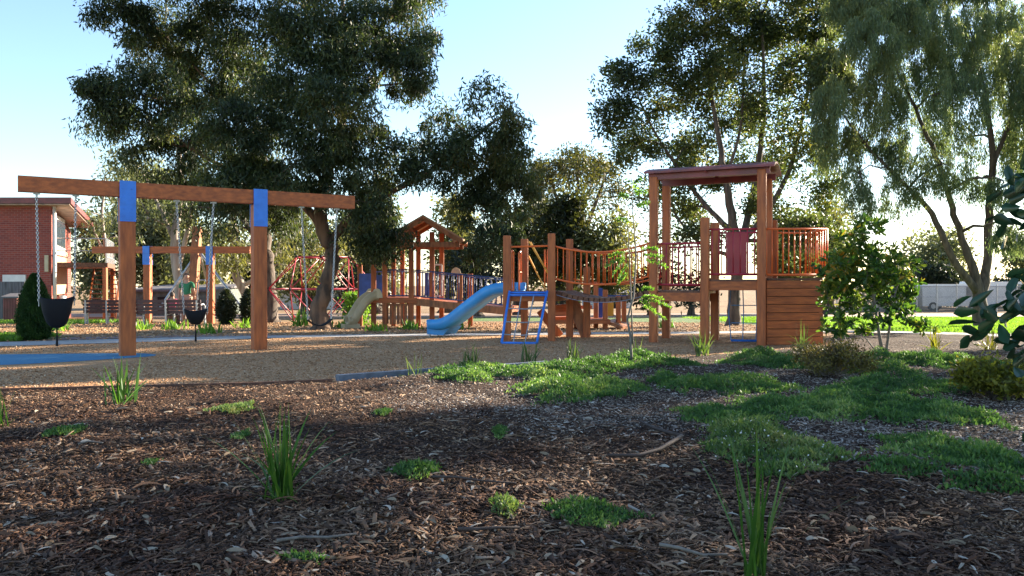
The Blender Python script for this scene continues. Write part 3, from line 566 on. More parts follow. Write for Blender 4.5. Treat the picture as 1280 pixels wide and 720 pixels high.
# balcony, stairs
mb = MB(); P0 = side(.4, 1.9, 1.05); P1 = side(4.8, 1.9, 1.05)
mb.bar(P0, P1, 2.0, .2); bal = mb.build('balcony', M['timber_dark'], H)
mb = MB()
for t in (.4, 2.6, 4.8):
    q = side(t, 2.0, 2.0); mb.tube([q, q+Vector((0, 0, 1.05))], .03)
for t in np.linspace(.4, 4.8, 12): q = side(t, 2.0, 2.0); mb.tube([q, q+Vector((0, 0, 1.0))], .012, 4)
for z in (2.25, 3.02): mb.tube([side(.4, z, 2.0), side(4.8, z, 2.0)], .025)
mb.tube([side(.4, 3.02, .1), side(.4, 3.02, 2.0)], .025); mb.tube([side(.4, 2.5, .1), side(.4, 2.5, 2.0)], .018)
mb.build('railing', M['steel'], bal)
for t in (.45, 4.75):
    mb = MB(); q = side(t, -.6, 1.95); mb.post(q.x, q.y, -.7, 1.8, .16); mb.build('balcony_post', M['timber_v'], H)
mb = MB()
for i in range(11):
    q = side(4.6-i*.28, 1.7-i*.21, 1.2); r2 = q+sn*1.0; mb.bar(q, r2, .26, .05)
st = mb.build('stairs', M['timber_dark'], H)
for o_ in (1.15, 2.25):
    mb = MB(); mb.bar(side(4.8, 1.75, o_), side(1.4, -.75, o_), .05, .22); mb.build('stringer', M['timber_v'], st)
q = side(3.0, 0, .6); mb = MB(); mb.tube([(q.x+.2, q.y-1.6, -.45), (q.x+.2, q.y-1.6, .55), (q.x+.2, q.y-1.6, .62)], [.22, .22, .15], 14)
tag(mb.build('water_tank', M['steel'], loc=(q.x+.2, q.y-1.6, -.45), smooth=True), 'small grey cylinder tank under the house stairs', 'tank')
mb = MB(); x0 = hw(31, 31.4); n = 34
for i in range(n): mb.box((x0-.06-i*.125, 31.4, .35), (.115, .03, 1.7))
t = thing('boarded_fence', 'dark grey vertical board fence in front of the brick house', 'fence', (x0-2, 31.4, TZ(31.4))); mb.build('boards', M['greyfence'], t)
mb = MB(); mb.box((x0-2.1, 31.44, 1.0), (4.3, .05, .08)); mb.box((x0-2.1, 31.44, -.1), (4.3, .05, .08)); mb.build('rail', M['greyfence'], t)
t = thing('garden_store', 'small red brown ribbed metal store beside the grey fence', 'garden shed', (hw(17, 30.6), 30.6, TZ(30.6)))
mb = MB(); xc = hw(17.5, 30.6)
for i in range(9): mb.box((xc-.24+i*.06, 30.6, .14), (.045, .5, .93))
mb.build('wall', M['roofedge'], t)
mb = MB(); mb.frame_box(Vector((xc, 30.6, .66)), Vector((.33, 0, 0)), Vector((0, .3, .06)), Vector((0, 0, .03))); mb.build('lid', M['greyfence'], t)

# distant low buildings
def shed(name, label, px0, px1, pyt, pyb, Y, dep, m, roofm, cat='building', openings=(), over=.2):
    x0, x1 = hw(px0, Y), hw(px1, Y); zt_ = EYE-(pyt-HZ)/F*Y; z0 = TZ(Y)-.2
    t = thing(name, label, cat, ((x0+x1)/2, Y, TZ(Y)))
    mb = MB(); mb.box(((x0+x1)/2, Y+dep/2, (z0+zt_)/2), (x1-x0, dep, zt_-z0)); mb.build('wall', m, t)
    mb = MB(); mb.frame_box(Vector(((x0+x1)/2, Y+dep/2, zt_+.1)), Vector(((x1-x0)/2+over, 0, 0)), Vector((0, dep/2+over, .15)), Vector((0, 0, .06))); mb.build('roof', roofm, t)
    for nm, a, b, c, d, mm in openings:
        mb = MB(); xa, xb = hw(a, Y-.03), hw(b, Y-.03); za, zb_ = EYE-(c-HZ)/F*Y, EYE-(d-HZ)/F*Y
        mb.box(((xa+xb)/2, Y-.02, (za+zb_)/2), (xb-xa, .06, za-zb_)); mb.build(nm, mm, t)
    return t
shed('low_building', 'low white building behind the left bench', 112, 152, 365, 387, 62, 6, M['white'], M['white'], openings=[('window', 139, 144, 369, 377, M['glass'])])
shed('shed', 'green grey shed with a dark doorway behind the right bench', 163, 262, 362, 391, 45, 6, M['green_shed'], M['greyfence'], 'shed', [('doorway', 197, 211, 371, 391, M['dark'])])
shed('low_building', 'long pale low building beyond the red climbing net', 350, 478, 364, 386, 64, 6, M['white'], M['greyfence'], openings=[('window', 384, 391, 368, 376, M['glass']), ('door', 420, 425, 367, 385, M['glass']), ('window', 440, 448, 368, 376, M['glass'])])
shed('low_building', 'low cream building seen under the tower decks', 700, 790, 366, 387, 66, 6, M['white'], M['greyfence'], openings=[('window', 745, 753, 370, 377, M['glass']), ('door', 765, 770, 369, 387, M['dark'])])

# chain wire fence and vehicles on the right
Y = 57.5; t = thing('wire_fence', 'long grey wire mesh fence behind the far lawn at right', 'fence', (hw(1200, Y), Y, TZ(Y)))
def wire_mat():
    m = bpy.data.materials.new('wire_mesh'); m.use_nodes = True; n = m.node_tree; b = n.nodes['Principled BSDF']; b.inputs['Base Color'].default_value = (.16, .17, .17, 1)
    tc = n.nodes.new('ShaderNodeTexCoord'); mp = n.nodes.new('ShaderNodeMapping'); mp.inputs['Rotation'].default_value = (0, R(45), 0); ck = n.nodes.new('ShaderNodeTexBrick')
    sp = n.nodes.new('ShaderNodeSeparateXYZ'); cb = n.nodes.new('ShaderNodeCombineXYZ')
    n.links.new(tc.outputs['Object'], mp.inputs[0]); n.links.new(mp.outputs[0], sp.inputs[0]); n.links.new(sp.outputs[0], cb.inputs[0]); n.links.new(sp.outputs[2], cb.inputs[1]); n.links.new(cb.outputs[0], ck.inputs[0])
    ck.inputs['Scale'].default_value = 1; ck.inputs['Brick Width'].default_value = .07; ck.inputs['Row Height'].default_value = .07; ck.inputs['Mortar Size'].default_value = .009; ck.offset = 0
    n.links.new(ck.outputs['Fac'], b.inputs['Alpha']); return m
mb = MB(); mb.add([(hw(1040, Y), Y, TZ(Y)), (hw(1400, Y), Y, TZ(Y)), (hw(1400, Y), Y, .85), (hw(1040, Y), Y, .85)], [(0, 1, 2, 3)]); mb.build('mesh_panel', wire_mat(), t)
for px in list(range(1046, 1400, 25)):
    mb = MB(); x = hw(px, Y); mb.tube([(x, Y, TZ(Y)), (x, Y, 1.0)], .045); mb.build('post', M['steel'], t)
mb = MB(); mb.tube([(hw(1040, Y), Y, .86), (hw(1400, Y), Y, .86)], .03); mb.tube([(hw(1040, Y), Y, .1), (hw(1400, Y), Y, .1)], .02); mb.build('rail', M['steel'], t)
def van(name, label, cat, x, y, L, h, m, cab=True):
    z = TZ(y); t = thing(name, label, cat, (x, y, z)); w = 1.9
    pr = [(-L/2, .35), (L/2-.05, .35), (L/2, .9), (L/2-.25, 1.05), (L/2-.85 if cab else L/2-1.2, h), (-L/2+.05, h), (-L/2, h-.15)]
    mb = MB(); mb.loft([[(x+a, y+s*w/2*(1 if b < 1 else .93), z+b) for a, b in pr] for s in (-1, 1)]); mb.build('body', m, t)
    mb = MB(); mb.add([(x+a, y-w/2*.95-.02, z+b) for a, b in [(L/2-1.3, 1.08), (L/2-.4, 1.08), (L/2-.85, h-.2), (L/2-1.3, h-.2)]], [(0, 1, 2, 3)]); mb.build('side_window', M['glass'], t)
    for a in (-L/2+.8, L/2-.8):
        mb = MB(); mb.tube([(x+a, y-w/2-.02, z+.33), (x+a, y-w/2+.2, z+.33)], .33, 14); wh = mb.build('wheel', M['tyre'], t)
        mb = MB(); mb.tube([(x+a, y-w/2-.04, z+.33), (x+a, y-w/2, z+.33)], .18, 10); mb.build('rim', M['steel'], wh)
M['vanwhite'] = mat('vehicle_white', (.7, .7, .7), .3, noise=2, col2=(.62, .62, .62)); M['vangrey'] = mat('vehicle_silver', (.4, .45, .5), .3, .3)
van('parked_van', 'white van parked behind the wire fence left of the weeping tree trunk', 'van', hw(1183, 61), 61, 4.6, 2.0, M['vanwhite'])
van('parked_van', 'pale silver van parked at the left part of the wire fence', 'van', hw(1140, 62), 62, 4.4, 1.9, M['vangrey'])
van('parked_van', 'white van parked directly behind the weeping tree trunk', 'van', hw(1244, 62), 62, 4.6, 2.2, M['vanwhite'])

# ------------------------------------------------------------------ swings
def chain(mb, a, b, link_=.045, r=.0065):
    a, b = Vector(a), Vector(b); d = b-a; n = max(2, int(d.length/link_*1.25)); d.normalize(); s1 = d.orthogonal().normalized(); s2 = d.cross(s1)
    for i in range(n):
        c = a.lerp(b, (i+.5)/n); s = s1 if i % 2 else s2
        P = [c+d*(link_*.62*math.cos(q))+s*(.016*math.sin(q)) for q in np.linspace(0, 2*math.pi, 7)]
        mb.tube(P, r, 4, False)
def swing_frame(label, p0, p1, ext0, ext1, h, group, pw=.23, g=0):
    """T shaped: two posts, one beam, blue connector plates"""
    z0 = TZ((p0[1]+p1[1])/2); t = thing('swing_stand', label, 'swing frame', (*p0, z0), group)
    d = Vector((p1[0]-p0[0], p1[1]-p0[1], 0)).normalized(); nn = Vector((d.y, -d.x, 0)); ang = math.atan2(d.y, d.x); bh = .235
    for p in (p0, p1):
        mb = MB(); mb.post(p[0], p[1], z0-.1, z0+h-bh-.01, pw, ang); po = mb.build('post', M['timber_v'], t)
        mb = MB(); c = Vector((p[0], p[1], z0+h-.31)); 
        for s in (1, -1): mb.frame_box(c+nn*s*(pw/2+.008), d*(pw/2+.004), nn*.008, Vector((0, 0, .325)))
        for zz in (-.24, -.12, .06, .2):
            for xx_ in (-.06, .06):
                c2_ = c+nn*(pw/2+.012)+d*xx_+Vector((0, 0, zz)); mb.tube([c2_, c2_+nn*.014], .012, 6)
        mb.build('bracket_plate', M['blue'], t)
    a = Vector((*p0, z0+h-bh/2))-d*ext0; b = Vector((*p1, z0+h-bh/2))+d*ext1
    mb = MB(); mb.bar(a, b, pw-.03, bh); mb.build('beam', M['timber_h'], t)
    return t, a, b, d, nn, z0
SF, ba, bb, bd, bn, _ = swing_frame('near T shaped timber swing frame with blue bracket plates across the left foreground', (-6.23, 12.95), (-4.46, 14.1), 1.5, 1.75, 2.80, 'timber swing frames')
def on_beam(px, zb_):  # point under the beam whose picture column is px
    for t in np.linspace(0, (bb-ba).length, 2000):
        p = ba+bd*t
        if (p.x/p.y)*F+640 >= px: return Vector((p.x, p.y, zb_))
def swing(label, px0, px1, kind, zs, group, k=1.0):
    a, b = on_beam(px0, 2.80-.235), on_beam(px1, 2.80-.235); c = (a+b)/2; t = thing('belt_swing' if kind == 'belt' else 'bucket_swing', label, 'swing', (c.x, c.y, 0), group)
    if kind == 'bucket':
        ax = bd; Z = Vector((0, 0, 1)); c = Vector((c.x, c.y, 0)); rings = []
        for z, rx, ry in [(zs+.43, .235, .17), (zs+.45, .25, .185), (zs+.43, .262, .197), (zs+.2, .215, .17), (zs+.06, .165, .14), (zs+.01, .13, .11), (zs, .09, .09)]:
            rings.append([c+ax*(.9*k*rx*math.copysign(abs(math.cos(q))**.7, math.cos(q)))+bn*(.9*k*ry*math.sin(q))+Z*(zs+(z-zs)*(k if k == 1 else .52)+.02*math.cos(2*q)) for q in np.linspace(0, 2*math.pi, 24, endpoint=False)])
        inner = [[c+(v-c)*1 for v in rings[0]]]
        for z, rx, ry in [(zs+.25, .19, .14), (zs+.1, .1, .08)]:
            inner.append([c+ax*rx*.9*k*math.cos(q)+bn*ry*.9*k*math.sin(q)+Z*(zs+(z-zs)*(k if k == 1 else .52)) for q in np.linspace(0, 2*math.pi, 24, endpoint=False)])
        mb = MB(); mb.loft(inner[::-1]+rings[1:], caps=True); seat = mb.build('bucket_seat', M['black'], t, smooth=True)
        mb = MB(); mb.tube([c+Z*(zs+.01), c+bn*.01+Z*(zs-.12), c+Z*(zs-.30)], [.013, .011, .020], 6); mb.build('crotch_strap', M['black'], seat)
        ends = [c-ax*.238*k+Z*(zs+.40*(1 if k == 1 else .52)), c+ax*.238*k+Z*(zs+.40*(1 if k == 1 else .52))]
        mb = MB()
        for e in ends: mb.tube([e-Z*.02, e-Z*.2, c+(e-c)*.8*Vector((1, 1, 0)).length/1.414-Z*0], .008, 4) if False else mb.tube([e+Z*.03, e-Z*.08*k], .009, 5)
        mb.build('side_bracket', M['steel'], seat)
        ends = [e+Z*.0 for e in ends]
    else:
        Z = Vector((0, 0, 1)); c = Vector((c.x, c.y, zs)); n = 11; r0, r1, r2, r3 = [], [], [], []
        rings = []
        for i in range(n):
            u = i/(n-1)*2-1; p = c+bd*(.22*u)+Z*(.11*u*u); 
            rings.append([p-bn*.075, p+bn*.075, p+bn*.075-Z*.018, p-bn*.075-Z*.018])
        mb = MB(); mb.loft(rings); mb.build('belt_seat', M['black'], t)
        ends = [c-bd*.22+Z*.11, c+bd*.22+Z*.11]
    for a_, e in zip((a, b), ends):
        mb = MB(); chain(mb, a_-Vector((0, 0, .05)), e); ch = mb.build('chain', M['chain'], t)
        mb = MB(); mb.box((a_.x, a_.y, a_.z-.015), (.09, .05, .03), math.atan2(bd.y, bd.x)); mb.tube([a_-Vector((0, 0, .02)), a_-Vector((0, 0, .07))], .016, 6); mb.build('hanger', M['steel'], ch)
swing('black bucket swing at the left end of the near beam, in front of the conifer', 46, 95, 'bucket', .50, 'swings on the near beam')
swing('smaller shallow black bucket swing hanging between the two near posts', 221, 267, 'bucket', .49, 'swings on the near beam', .78)
swing('black belt swing at the right end of the near beam, before the big leaning trunk', 377, 421, 'belt', .40, 'swings on the near beam')
# far swing frame
swing_frame('far T shaped timber swing frame with blue bracket plates behind the benches', (-12.75, 28.0), (-10.55, 28.0), 1.9, 1.4, 2.7, 'timber swing frames')
# ------------------------------------------------------------------ far leaning mast with steel poles
t = thing('swing_stand', 'tall leaning timber mast braced by slanting galvanised poles', 'swing frame', (-12.0, 30, TZ(30)))
mb = MB(); mb.bar(W(239, 404, 30), W(247, 284, 30.6), .28, .28, (0, 1, 0)); mb.build('mast', M['timber_lit'], t)
for a, b in [((252, 318, 30.4), (320, 408, 29)), ((244, 320, 30.4), (200, 385, 30)), ((250, 318, 30.4), (262, 365, 34)), ((243, 318, 30.4), (226, 360, 34))]:
    mb = MB(); mb.tube([W(*a), W(*b)], .05, 8); mb.build('brace_pole', M['steel'], t)
mb = MB(); mb.tube([W(247, 396, 29.2), W(247, 354, 29.2), W(250, 350, 29.2), W(256, 350, 29.2), W(259, 354, 29.2), W(259, 396, 29.2)], .03, 6)
tag(mb.build('grab_rail', M['steel'], loc=(W(253, 405, 29.2).x, 29.2, TZ(29.2))), 'galvanised steel hoop rail beside the leaning timber mast', 'hand rail')

# ------------------------------------------------------------------ benches
def bench(label, pxa, pxb, Ya, Yb_):
    a = Vector((hw(pxa, Ya), Ya, TZ(Ya))); b = Vector((hw(pxb, Yb_), Yb_, TZ(Yb_))); t = thing('park_bench', label, 'bench', tuple((a+b)/2), 'slatted benches beyond the path')
    d = (b-a); L = d.length; d.normalize(); n = Vector((0, 0, 1)).cross(d); Z = Vector((0, 0, 1))   # n points away from the camera
    mb = MB()
    for i in range(4): z = .44+i*.115; mb.bar(a+Z*z+n*(-.02*i), b+Z*z+n*(-.02*i), .03, .095)
    mb.build('backrest', M['bench'], t)
    mb = MB()
    for i in range(4): mb.bar(a+Z*.42+n*(.08+i*.11), b+Z*.42+n*(.08+i*.11), .09, .03)
    mb.build('seat', M['bench'], t)
    for u in (.05, .5, .95):
        p = a+d*(L*u); mb = MB(); mb.bar(p-n*.06, p+Z*.82-n*.09, .05, .05, n); mb.bar(p+n*.45, p+Z*.40+n*.42, .05, .05, n); mb.bar(p+Z*.38, p+Z*.38+n*.46, .05, .05); mb.build('leg', M['steel'], t)
    for u in (.05, .95):
        p = a+d*(L*u); mb = MB(); mb.tube([p+Z*.66-n*.03, p+Z*.68+n*.35, p+Z*.62+n*.44, p+Z*.4+n*.44], .025, 6); mb.build('armrest', M['steel'], t)
bench('left dark red slatted bench with its end by the house stairs', 104, 162, 27, 27.5)
bench('right dark red slatted bench behind the middle bucket swing', 166, 252, 25.2, 25)

# ------------------------------------------------------------------ red climbing net
Yn = 29; t = thing('climbing_net', 'red spherical tube and rope climbing net behind the leaning gum trunk', 'climbing frame', (hw(404, Yn), Yn, TZ(Yn)))
s = Yn/F; cx = hw(405, Yn); z0 = TZ(Yn)
mid = [Vector((cx+1.95*math.cos(R(k*60+8)), Yn+1.95*math.sin(R(k*60+8)), z0+1.23)) for k in range(6)]
top = [Vector((cx+1.05*math.cos(R(k*60+38)), Yn+1.05*math.sin(R(k*60+38)), z0+2.38)) for k in range(6)]
bot = [Vector((cx+1.15*math.cos(R(k*60+38)), Yn+1.15*math.sin(R(k*60+38)), z0+.08)) for k in range(6)]
cc = Vector((cx, Yn, z0+1.23)); mb = MB()
for k in range(6):
    mb.tube([mid[k], mid[(k+1) % 6]], .023); mb.tube([top[k], top[(k+1) % 6]], .023)
    for q in (k, (k+1) % 6): mb.tube([top[k], mid[q]], .021); mb.tube([bot[k], mid[q]], .021)
mb.build('tube_frame', M['red'], t, smooth=True)
mb = MB()
for k in range(6):
    mb.tube([cc, mid[k]], .013, 5)
    if k % 2 == 0: mb.tube([cc, top[k]], .012, 5); mb.tube([cc, bot[k]], .012, 5)
mb.build('inner_rope', M['red'], t)
mb = MB()
for p in mid+top+bot+[cc]: mb.tube([p-Vector((0, 0, .06)), p, p+Vector((0, 0, .06))], [.03, .05, .03], 8)
mb.build('joint', M['tyre'], t)

# ------------------------------------------------------------------ railing helper
def railing(parent, a, b, h, m, sp=.11, zlo=.08, r=.012, rr=.02, name='railing', sag=None, wid=None):
    a, b = Vector(a), Vector(b); L = (b-a).length; n = max(2, int(L/sp)); sg = sag or (lambda u: 0); Z = Vector((0, 0, 1))
    mb = MB(); K = 16 if sag else 1
    for z in (zlo, h): mb.tube([a.lerp(b, i/K)+Z*(z+sg(i/K)) for i in range(K+1)], rr, 6)
    for i in range(n+1):
        u = (i+.0)/n; p = a.lerp(b, u); mb.tube([p+Z*(zlo+sg(u)), p+Z*(h+sg(u))], r, 5)
    return mb.build(name, m, parent, smooth=True)

# ------------------------------------------------------------------ far play structure
Yf = 23.6; zf = TZ(Yf); FP = thing('play_structure', 'far timber play structure with navy railings, a skillion roof and a ramp', 'play structure', (hw(520, Yf), Yf, zf))
def fp(px, py, dY=0): return W(px, py, Yf+dY)
dk = EYE-(373-HZ)/F*Yf
def fpost(px, pyt, dY=0, w=.15, m='timber_v', nm='post'):
    p = fp(px, pyt, dY); mb = MB(); mb.post(p.x, p.y, TZ(p.y)-.05, p.z, w, R(8)); mb.build(nm, M[m], FP)
for px, pt, dy in [(450, 330, 1.6), (467, 331, .2), (481, 322, 0), (492, 316, 1.5), (514, 284, 0), (523, 290, 1.6), (540, 290, 0.3), (552, 292, 1.6), (575, 342, -.1), (588, 342, 1.4), (632, 346, 1.2), (503, 292, 2.2)]:
    fpost(px, pt, dy)
mb = MB(); a, b = fp(470, 375), fp(518, 375, .0); mb.box(((fp(492, 0).x), Yf+.85, dk-.06), (b.x-a.x+.25, 1.9, .16)); mb.build('deck', M['timber_h'], FP)
mb = MB(); mb.bar(fp(516, 374, .05)+Vector((0, .75, -.06)), fp(640, 387, -.8)+Vector((0, .75, -.02)), 1.4, .17); mb.build('ramp', M['timber_h'], FP)
mb = MB(); mb.bar(fp(516, 377, -.02), fp(640, 390, -.85), .05, .2); mb.build('ramp_joist', M['timber_lit'], FP)
railing(FP, fp(516, 373, .05), fp(640, 386, -.8), .84, M['navy'], .16); railing(FP, fp(516, 373, 1.5), fp(640, 386, .65), .84, M['navy'], .16)
railing(FP, fp(482, 373, .02), fp(513, 373, .02), .84, M['navy'], .12); railing(FP, fp(467, 373, 1.7), fp(523, 373, 1.7), .84, M['navy'], .12)
for a, b, dy in [((449, 372), (464, 342), 1.5), ((470, 372), (480, 344), 1.6), ((531, 370), (541, 341), 1.6)]:
    p, q = fp(*a, dy), fp(*b, dy); mb = MB(); mb.box(((p.x+q.x)/2, p.y, (p.z+q.z)/2), (q.x-p.x, .04, q.z-p.z)); mb.build('play_panel', M['panel_blue'], FP)
p, q = fp(543, 370, 1.5), fp(552, 331, 1.5); mb = MB()
mb.box((p.x, p.y, (p.z+q.z)/2), (.05, .06, q.z-p.z)); mb.box((q.x, p.y, (p.z+q.z)/2), (.05, .06, q.z-p.z)); mb.box(((p.x+q.x)/2, p.y, q.z), (q.x-p.x, .06, .05)); mb.box(((p.x+q.x)/2, p.y, p.z), (q.x-p.x, .06, .05)); mb.build('panel_frame', M['white'], FP)
mb = MB(); c = fp(570, 343, 1.45)
mb.loft([[c+Vector((.16*math.cos(a), y_, .22*math.sin(a))) for a in np.linspace(0, math.pi, 12)] for y_ in (-.02, .02)]); mb.build('arched_panel', M['cream'], FP)
mb = MB()
for i in range(7): p = fp(484+i*4.6, 395, .02); mb.box((p.x, p.y, .0+zf*0+.22), (.085, .03, .55))
for z in (.52, .60): a, b = fp(482, 0, .0), fp(515, 0, .0); mb.box(((a.x+b.x)/2, Yf, z), (b.x-a.x, .05, .06))
mb.build('slatted_front', M['timber_lit'], FP)
# roof, skillion, rises to the left
rz, ez = fp(530, 271, -.45).z, fp(577, 300, -.45).z; rx_, ex_, lx_ = fp(529, 0, -.45).x, fp(578, 0, -.45).x, fp(480, 0, -.45).x; y0_, y1_ = Yf-.5, Yf+2.4
rfm = mat('roof_sheet', (.5, .22, .10), .45, noise=3); rf = None
for xe in (ex_, lx_):
    mb = MB(); mb.add([(rx_, y0_, rz), (xe, y0_, ez), (xe, y1_, ez), (rx_, y1_, rz), (rx_, y0_, rz+.06), (xe, y0_, ez+.06), (xe, y1_, ez+.06), (rx_, y1_, rz+.06)], [(3,2,1,0),(4,5,6,7),(0,1,5,4),(1,2,6,5),(2,3,7,6),(3,0,4,7)]); rf = mb.build('roof', rfm, FP)
    for y_ in (y0_+.08, Yf+.9, y1_-.1): mb = MB(); mb.bar((rx_, y_, rz-.06), (xe, y_, ez-.06), .06, .11); mb.build('rafter', M['timber_lit'], rf)
for y_ in (y0_+.3, Yf+1.6): mb = MB(); mb.bar((lx_+.1, y_, ez-.12), (ex_-.1, y_, ez-.12), .07, .15); mb.build('tie_beam', M['timber_lit'], rf)
for x_ in (lx_+.25, ex_-.25): mb = MB(); mb.bar((x_, y0_, ez-.02), (x_, y1_, ez-.02), .06, .12); mb.build('purlin', M['timber_lit'], rf)
# cream slide
def slide(parent, path_, wdir, w, m, side_h=.16, th=.05, name='slide', feet=None):
    """path_: centre line points; wdir: horizontal unit vector across"""
    P = [Vector(p) for p in path_]; out = []
    for i in range(len(P)-1):
        a, b, c, d = P[max(i-1, 0)], P[i], P[i+1], P[min(i+2, len(P)-1)]
        for q in range(6):
            t_ = q/6; out.append(.5*((2*b)+(c-a)*t_+(2*a-5*b+4*c-d)*t_*t_+(3*b-a-3*c+d)*t_**3))
    out.append(P[-1]); rings = []
    for i, p in enumerate(out):
        d = (out[min(i+1, len(out)-1)]-out[max(i-1, 0)]).normalized(); u = wdir.cross(d).normalized()
        if u.z < 0: u = -u
        pr = [(-w/2, side_h), (-w/2+.04, side_h+.012), (-w/2+.07, side_h-.01), (-w/2+.08, .05), (-w/2+.14, .012), (0, 0), (w/2-.14, .012), (w/2-.08, .05), (w/2-.07, side_h-.01), (w/2-.04, side_h+.012), (w/2, side_h), (w/2, -th*.2), (w/2-.1, -th), (-w/2+.1, -th), (-w/2, -th*.2)]
        rings.append([p+wdir*a+u*b for a, b in pr])
    mb = MB(); mb.loft(rings); return mb.build(name, m, parent, smooth=True), out
wd_ = Vector((.45, -.9, 0)).normalized()
slide(FP, [fp(470, 372, .1), fp(463, 373, .0), fp(455, 380, -.1), fp(447, 393, -.25), fp(441, 402, -.3), fp(433, 403.5, -.4)], wd_, .62, M['cream'], .18, .08)
mb = MB(); p = fp(438, 404, -.35); mb.box((p.x, p.y, (p.z+zf)/2-.02), (.45, .5, .16), R(25)); mb.build('slide_foot', M['cream'], FP)
mb = MB(); q = fp(467, 371, .1); mb.loft([[q+wd_*(o_+.0)+Vector((.16*math.cos(a), 0, .28*math.sin(a)-.03)) for a in np.linspace(0, math.pi, 9)] for o_ in (-.36, -.31)]); mb.build('slide_side_panel', M['cream'], FP)
mb = MB(); q = fp(467, 371, .1); mb.loft([[q+wd_*(o_+.0)+Vector((.16*math.cos(a), 0, .28*math.sin(a)-.03)) for a in np.linspace(0, math.pi, 9)] for o_ in (.31, .36)]); mb.build('slide_side_panel', M['cream'], FP)
# a low structure seen behind the bridge
Yl = 22.3; LP = thing('play_structure', 'low timber deck with yellow and blue play panels seen under the bridge', 'play structure', (hw(755, Yl), Yl, TZ(Yl)))
def lp(px, py, dY=0): return W(px, py, Yl+dY)
for px, pt, dy in [(745, 352, .8), (756.5, 362, 0), (773, 370, .3), (780, 372, 1.0), (720, 380, .8)]:
    p = lp(px, pt, dy); mb = MB(); mb.post(p.x, p.y, TZ(p.y)-.05, p.z, .13); mb.build('post', M['timber_v'], LP)
mb = MB(); a, b = lp(690, 403), lp(762, 403); mb.box(((a.x+b.x)/2, Yl+.5, .09), (b.x-a.x, 1.4, .12)); mb.build('deck', M['timber_h'], LP)
mb = MB(); mb.bar(lp(762, 401, .4), lp(784, 409, .2), 1.0, .08); mb.build('ramp', M['timber_lit'], LP)
p, q = lp(759, 395, .2), lp(767, 378, .2); mb = MB(); mb.box(((p.x+q.x)/2, p.y, (p.z+q.z)/2), (q.x-p.x, .04, q.z-p.z)); mb.build('play_panel', M['yellow'], LP)
p, q = lp(748, 398, .9), lp(753, 360, .9); mb = MB(); mb.box(((p.x+q.x)/2, p.y, (p.z+q.z)/2), (q.x-p.x, .04, q.z-p.z)); mb.build('play_panel', M['panel_blue'], LP)
mb = MB(); a, b = lp(690, 370, .9), lp(785, 370, .9); mb.tube([a, b], .025); mb.build('rail', M['navy'], LP)
mb = MB(); mb.bar(lp(690, 392, 1.2), lp(720, 392, 1.2), .06, .18); mb.bar(lp(690, 384, 1.2), lp(740, 384, 1.2), .06, .1); mb.build('cross_board', M['timber_h'], LP)

# ------------------------------------------------------------------ wooden slide tower (near, left)
P1 = (-.10, 16.2); P2 = (.80, 16.15); dv = Vector((.37, 1.10)); P3 = (P1[0]+dv.x, P1[1]+dv.y); P4 = (P2[0]+dv.x+.08, P2[1]+dv.y+.1)
ST = thing('slide_tower', 'open timber play tower with the blue slide and blue rope ladder', 'play tower', (.5, 16.7, 0)); Z = Vector((0, 0, 1)); A0 = R(-3)
for p, zt_ in [(P1, 2.13), (P2, 2.17), (P3, 2.12), (P4, 2.12)]:
    mb = MB(); mb.post(p[0], p[1], -.1, zt_, .155, A0); mb.build('post', M['timber_v'], ST)
dz = .98
mb = MB()
for i in range(9):
    u = (i+.5)/9; a = Vector((*P1, dz)).lerp(Vector((*P3, dz)), u); b = Vector((*P2, dz)).lerp(Vector((*P4, dz)), u); mb.bar(a, b, .115, .045)
mb.build('deck', M['timber_dark'], ST)
mb = MB(); mb.bar(Vector((*P1, dz-.1)), Vector((*P2, dz-.1)), .05, .16); mb.bar(Vector((*P3, dz-.1)), Vector((*P4, dz-.1)), .05, .16); mb.bar(Vector((*P1, dz-.1)), Vector((*P3, dz-.1)), .05, .16); mb.bar(Vector((*P2, dz-.1)), Vector((*P4, dz-.1)), .05, .16); mb.build('joist', M['timber_h'], ST)
# orange grab rails
def v3(p, z): return Vector((p[0], p[1], z))
mb = MB(); mb.tube([v3(P1, 1.9)+Vector((.05, 0, 0)), v3(P2, 1.92)-Vector((.05, 0, 0))], .02); mb.build('top_rail', M['orange'], ST)
for q0, q1 in [((-.02, 16.4), (.03, 16.55)), ((.15, 17.0), (.2, 17.15))]:
    mb = MB(); a, b = v3(q0, 1.80), v3(q1, 1.80); mb.tube([a-Z*.78, a, a.lerp(b, .5)+Z*.04, b, b-Z*.78], .022); mb.tube([a-Z*.4, b-Z*.4], .018); mb.tube([a-Z*.78, b-Z*.78], .02); mb.build('grab_rail', M['orange'], ST)
for px in (681, 684.5):
    mb = MB(); a = W(px, 312, 17.2); b = W(px, 357, 17.2); mb.tube([a, b], .018); mb.build('grab_rail', M['orange'], ST)
# yellow climbing rails leaning across the back
for dx in (0, .20):
    mb = MB(); a = Vector((.36+dx*.2, 17.0+dx, 2.05)); b = Vector((.86, 16.9+dx*2, 1.22)); c = b+Vector((.30, .0, .02)); mb.tube([a-Z*.5-Vector((.0, 0, 0)), a, b, b-Z*.3] if False else [a, a.lerp(b, .5), b, b+Vector((.05, 0, -.02))], .018); mb.build('yellow_rail', M['yellow'], ST)
mb = MB(); mb.tube([Vector((.36, 17.3, 1.75)), Vector((.55, 17.1, 1.35)), Vector((.72, 17.0, 1.02))], .018); mb.build('yellow_rail', M['yellow'], ST)
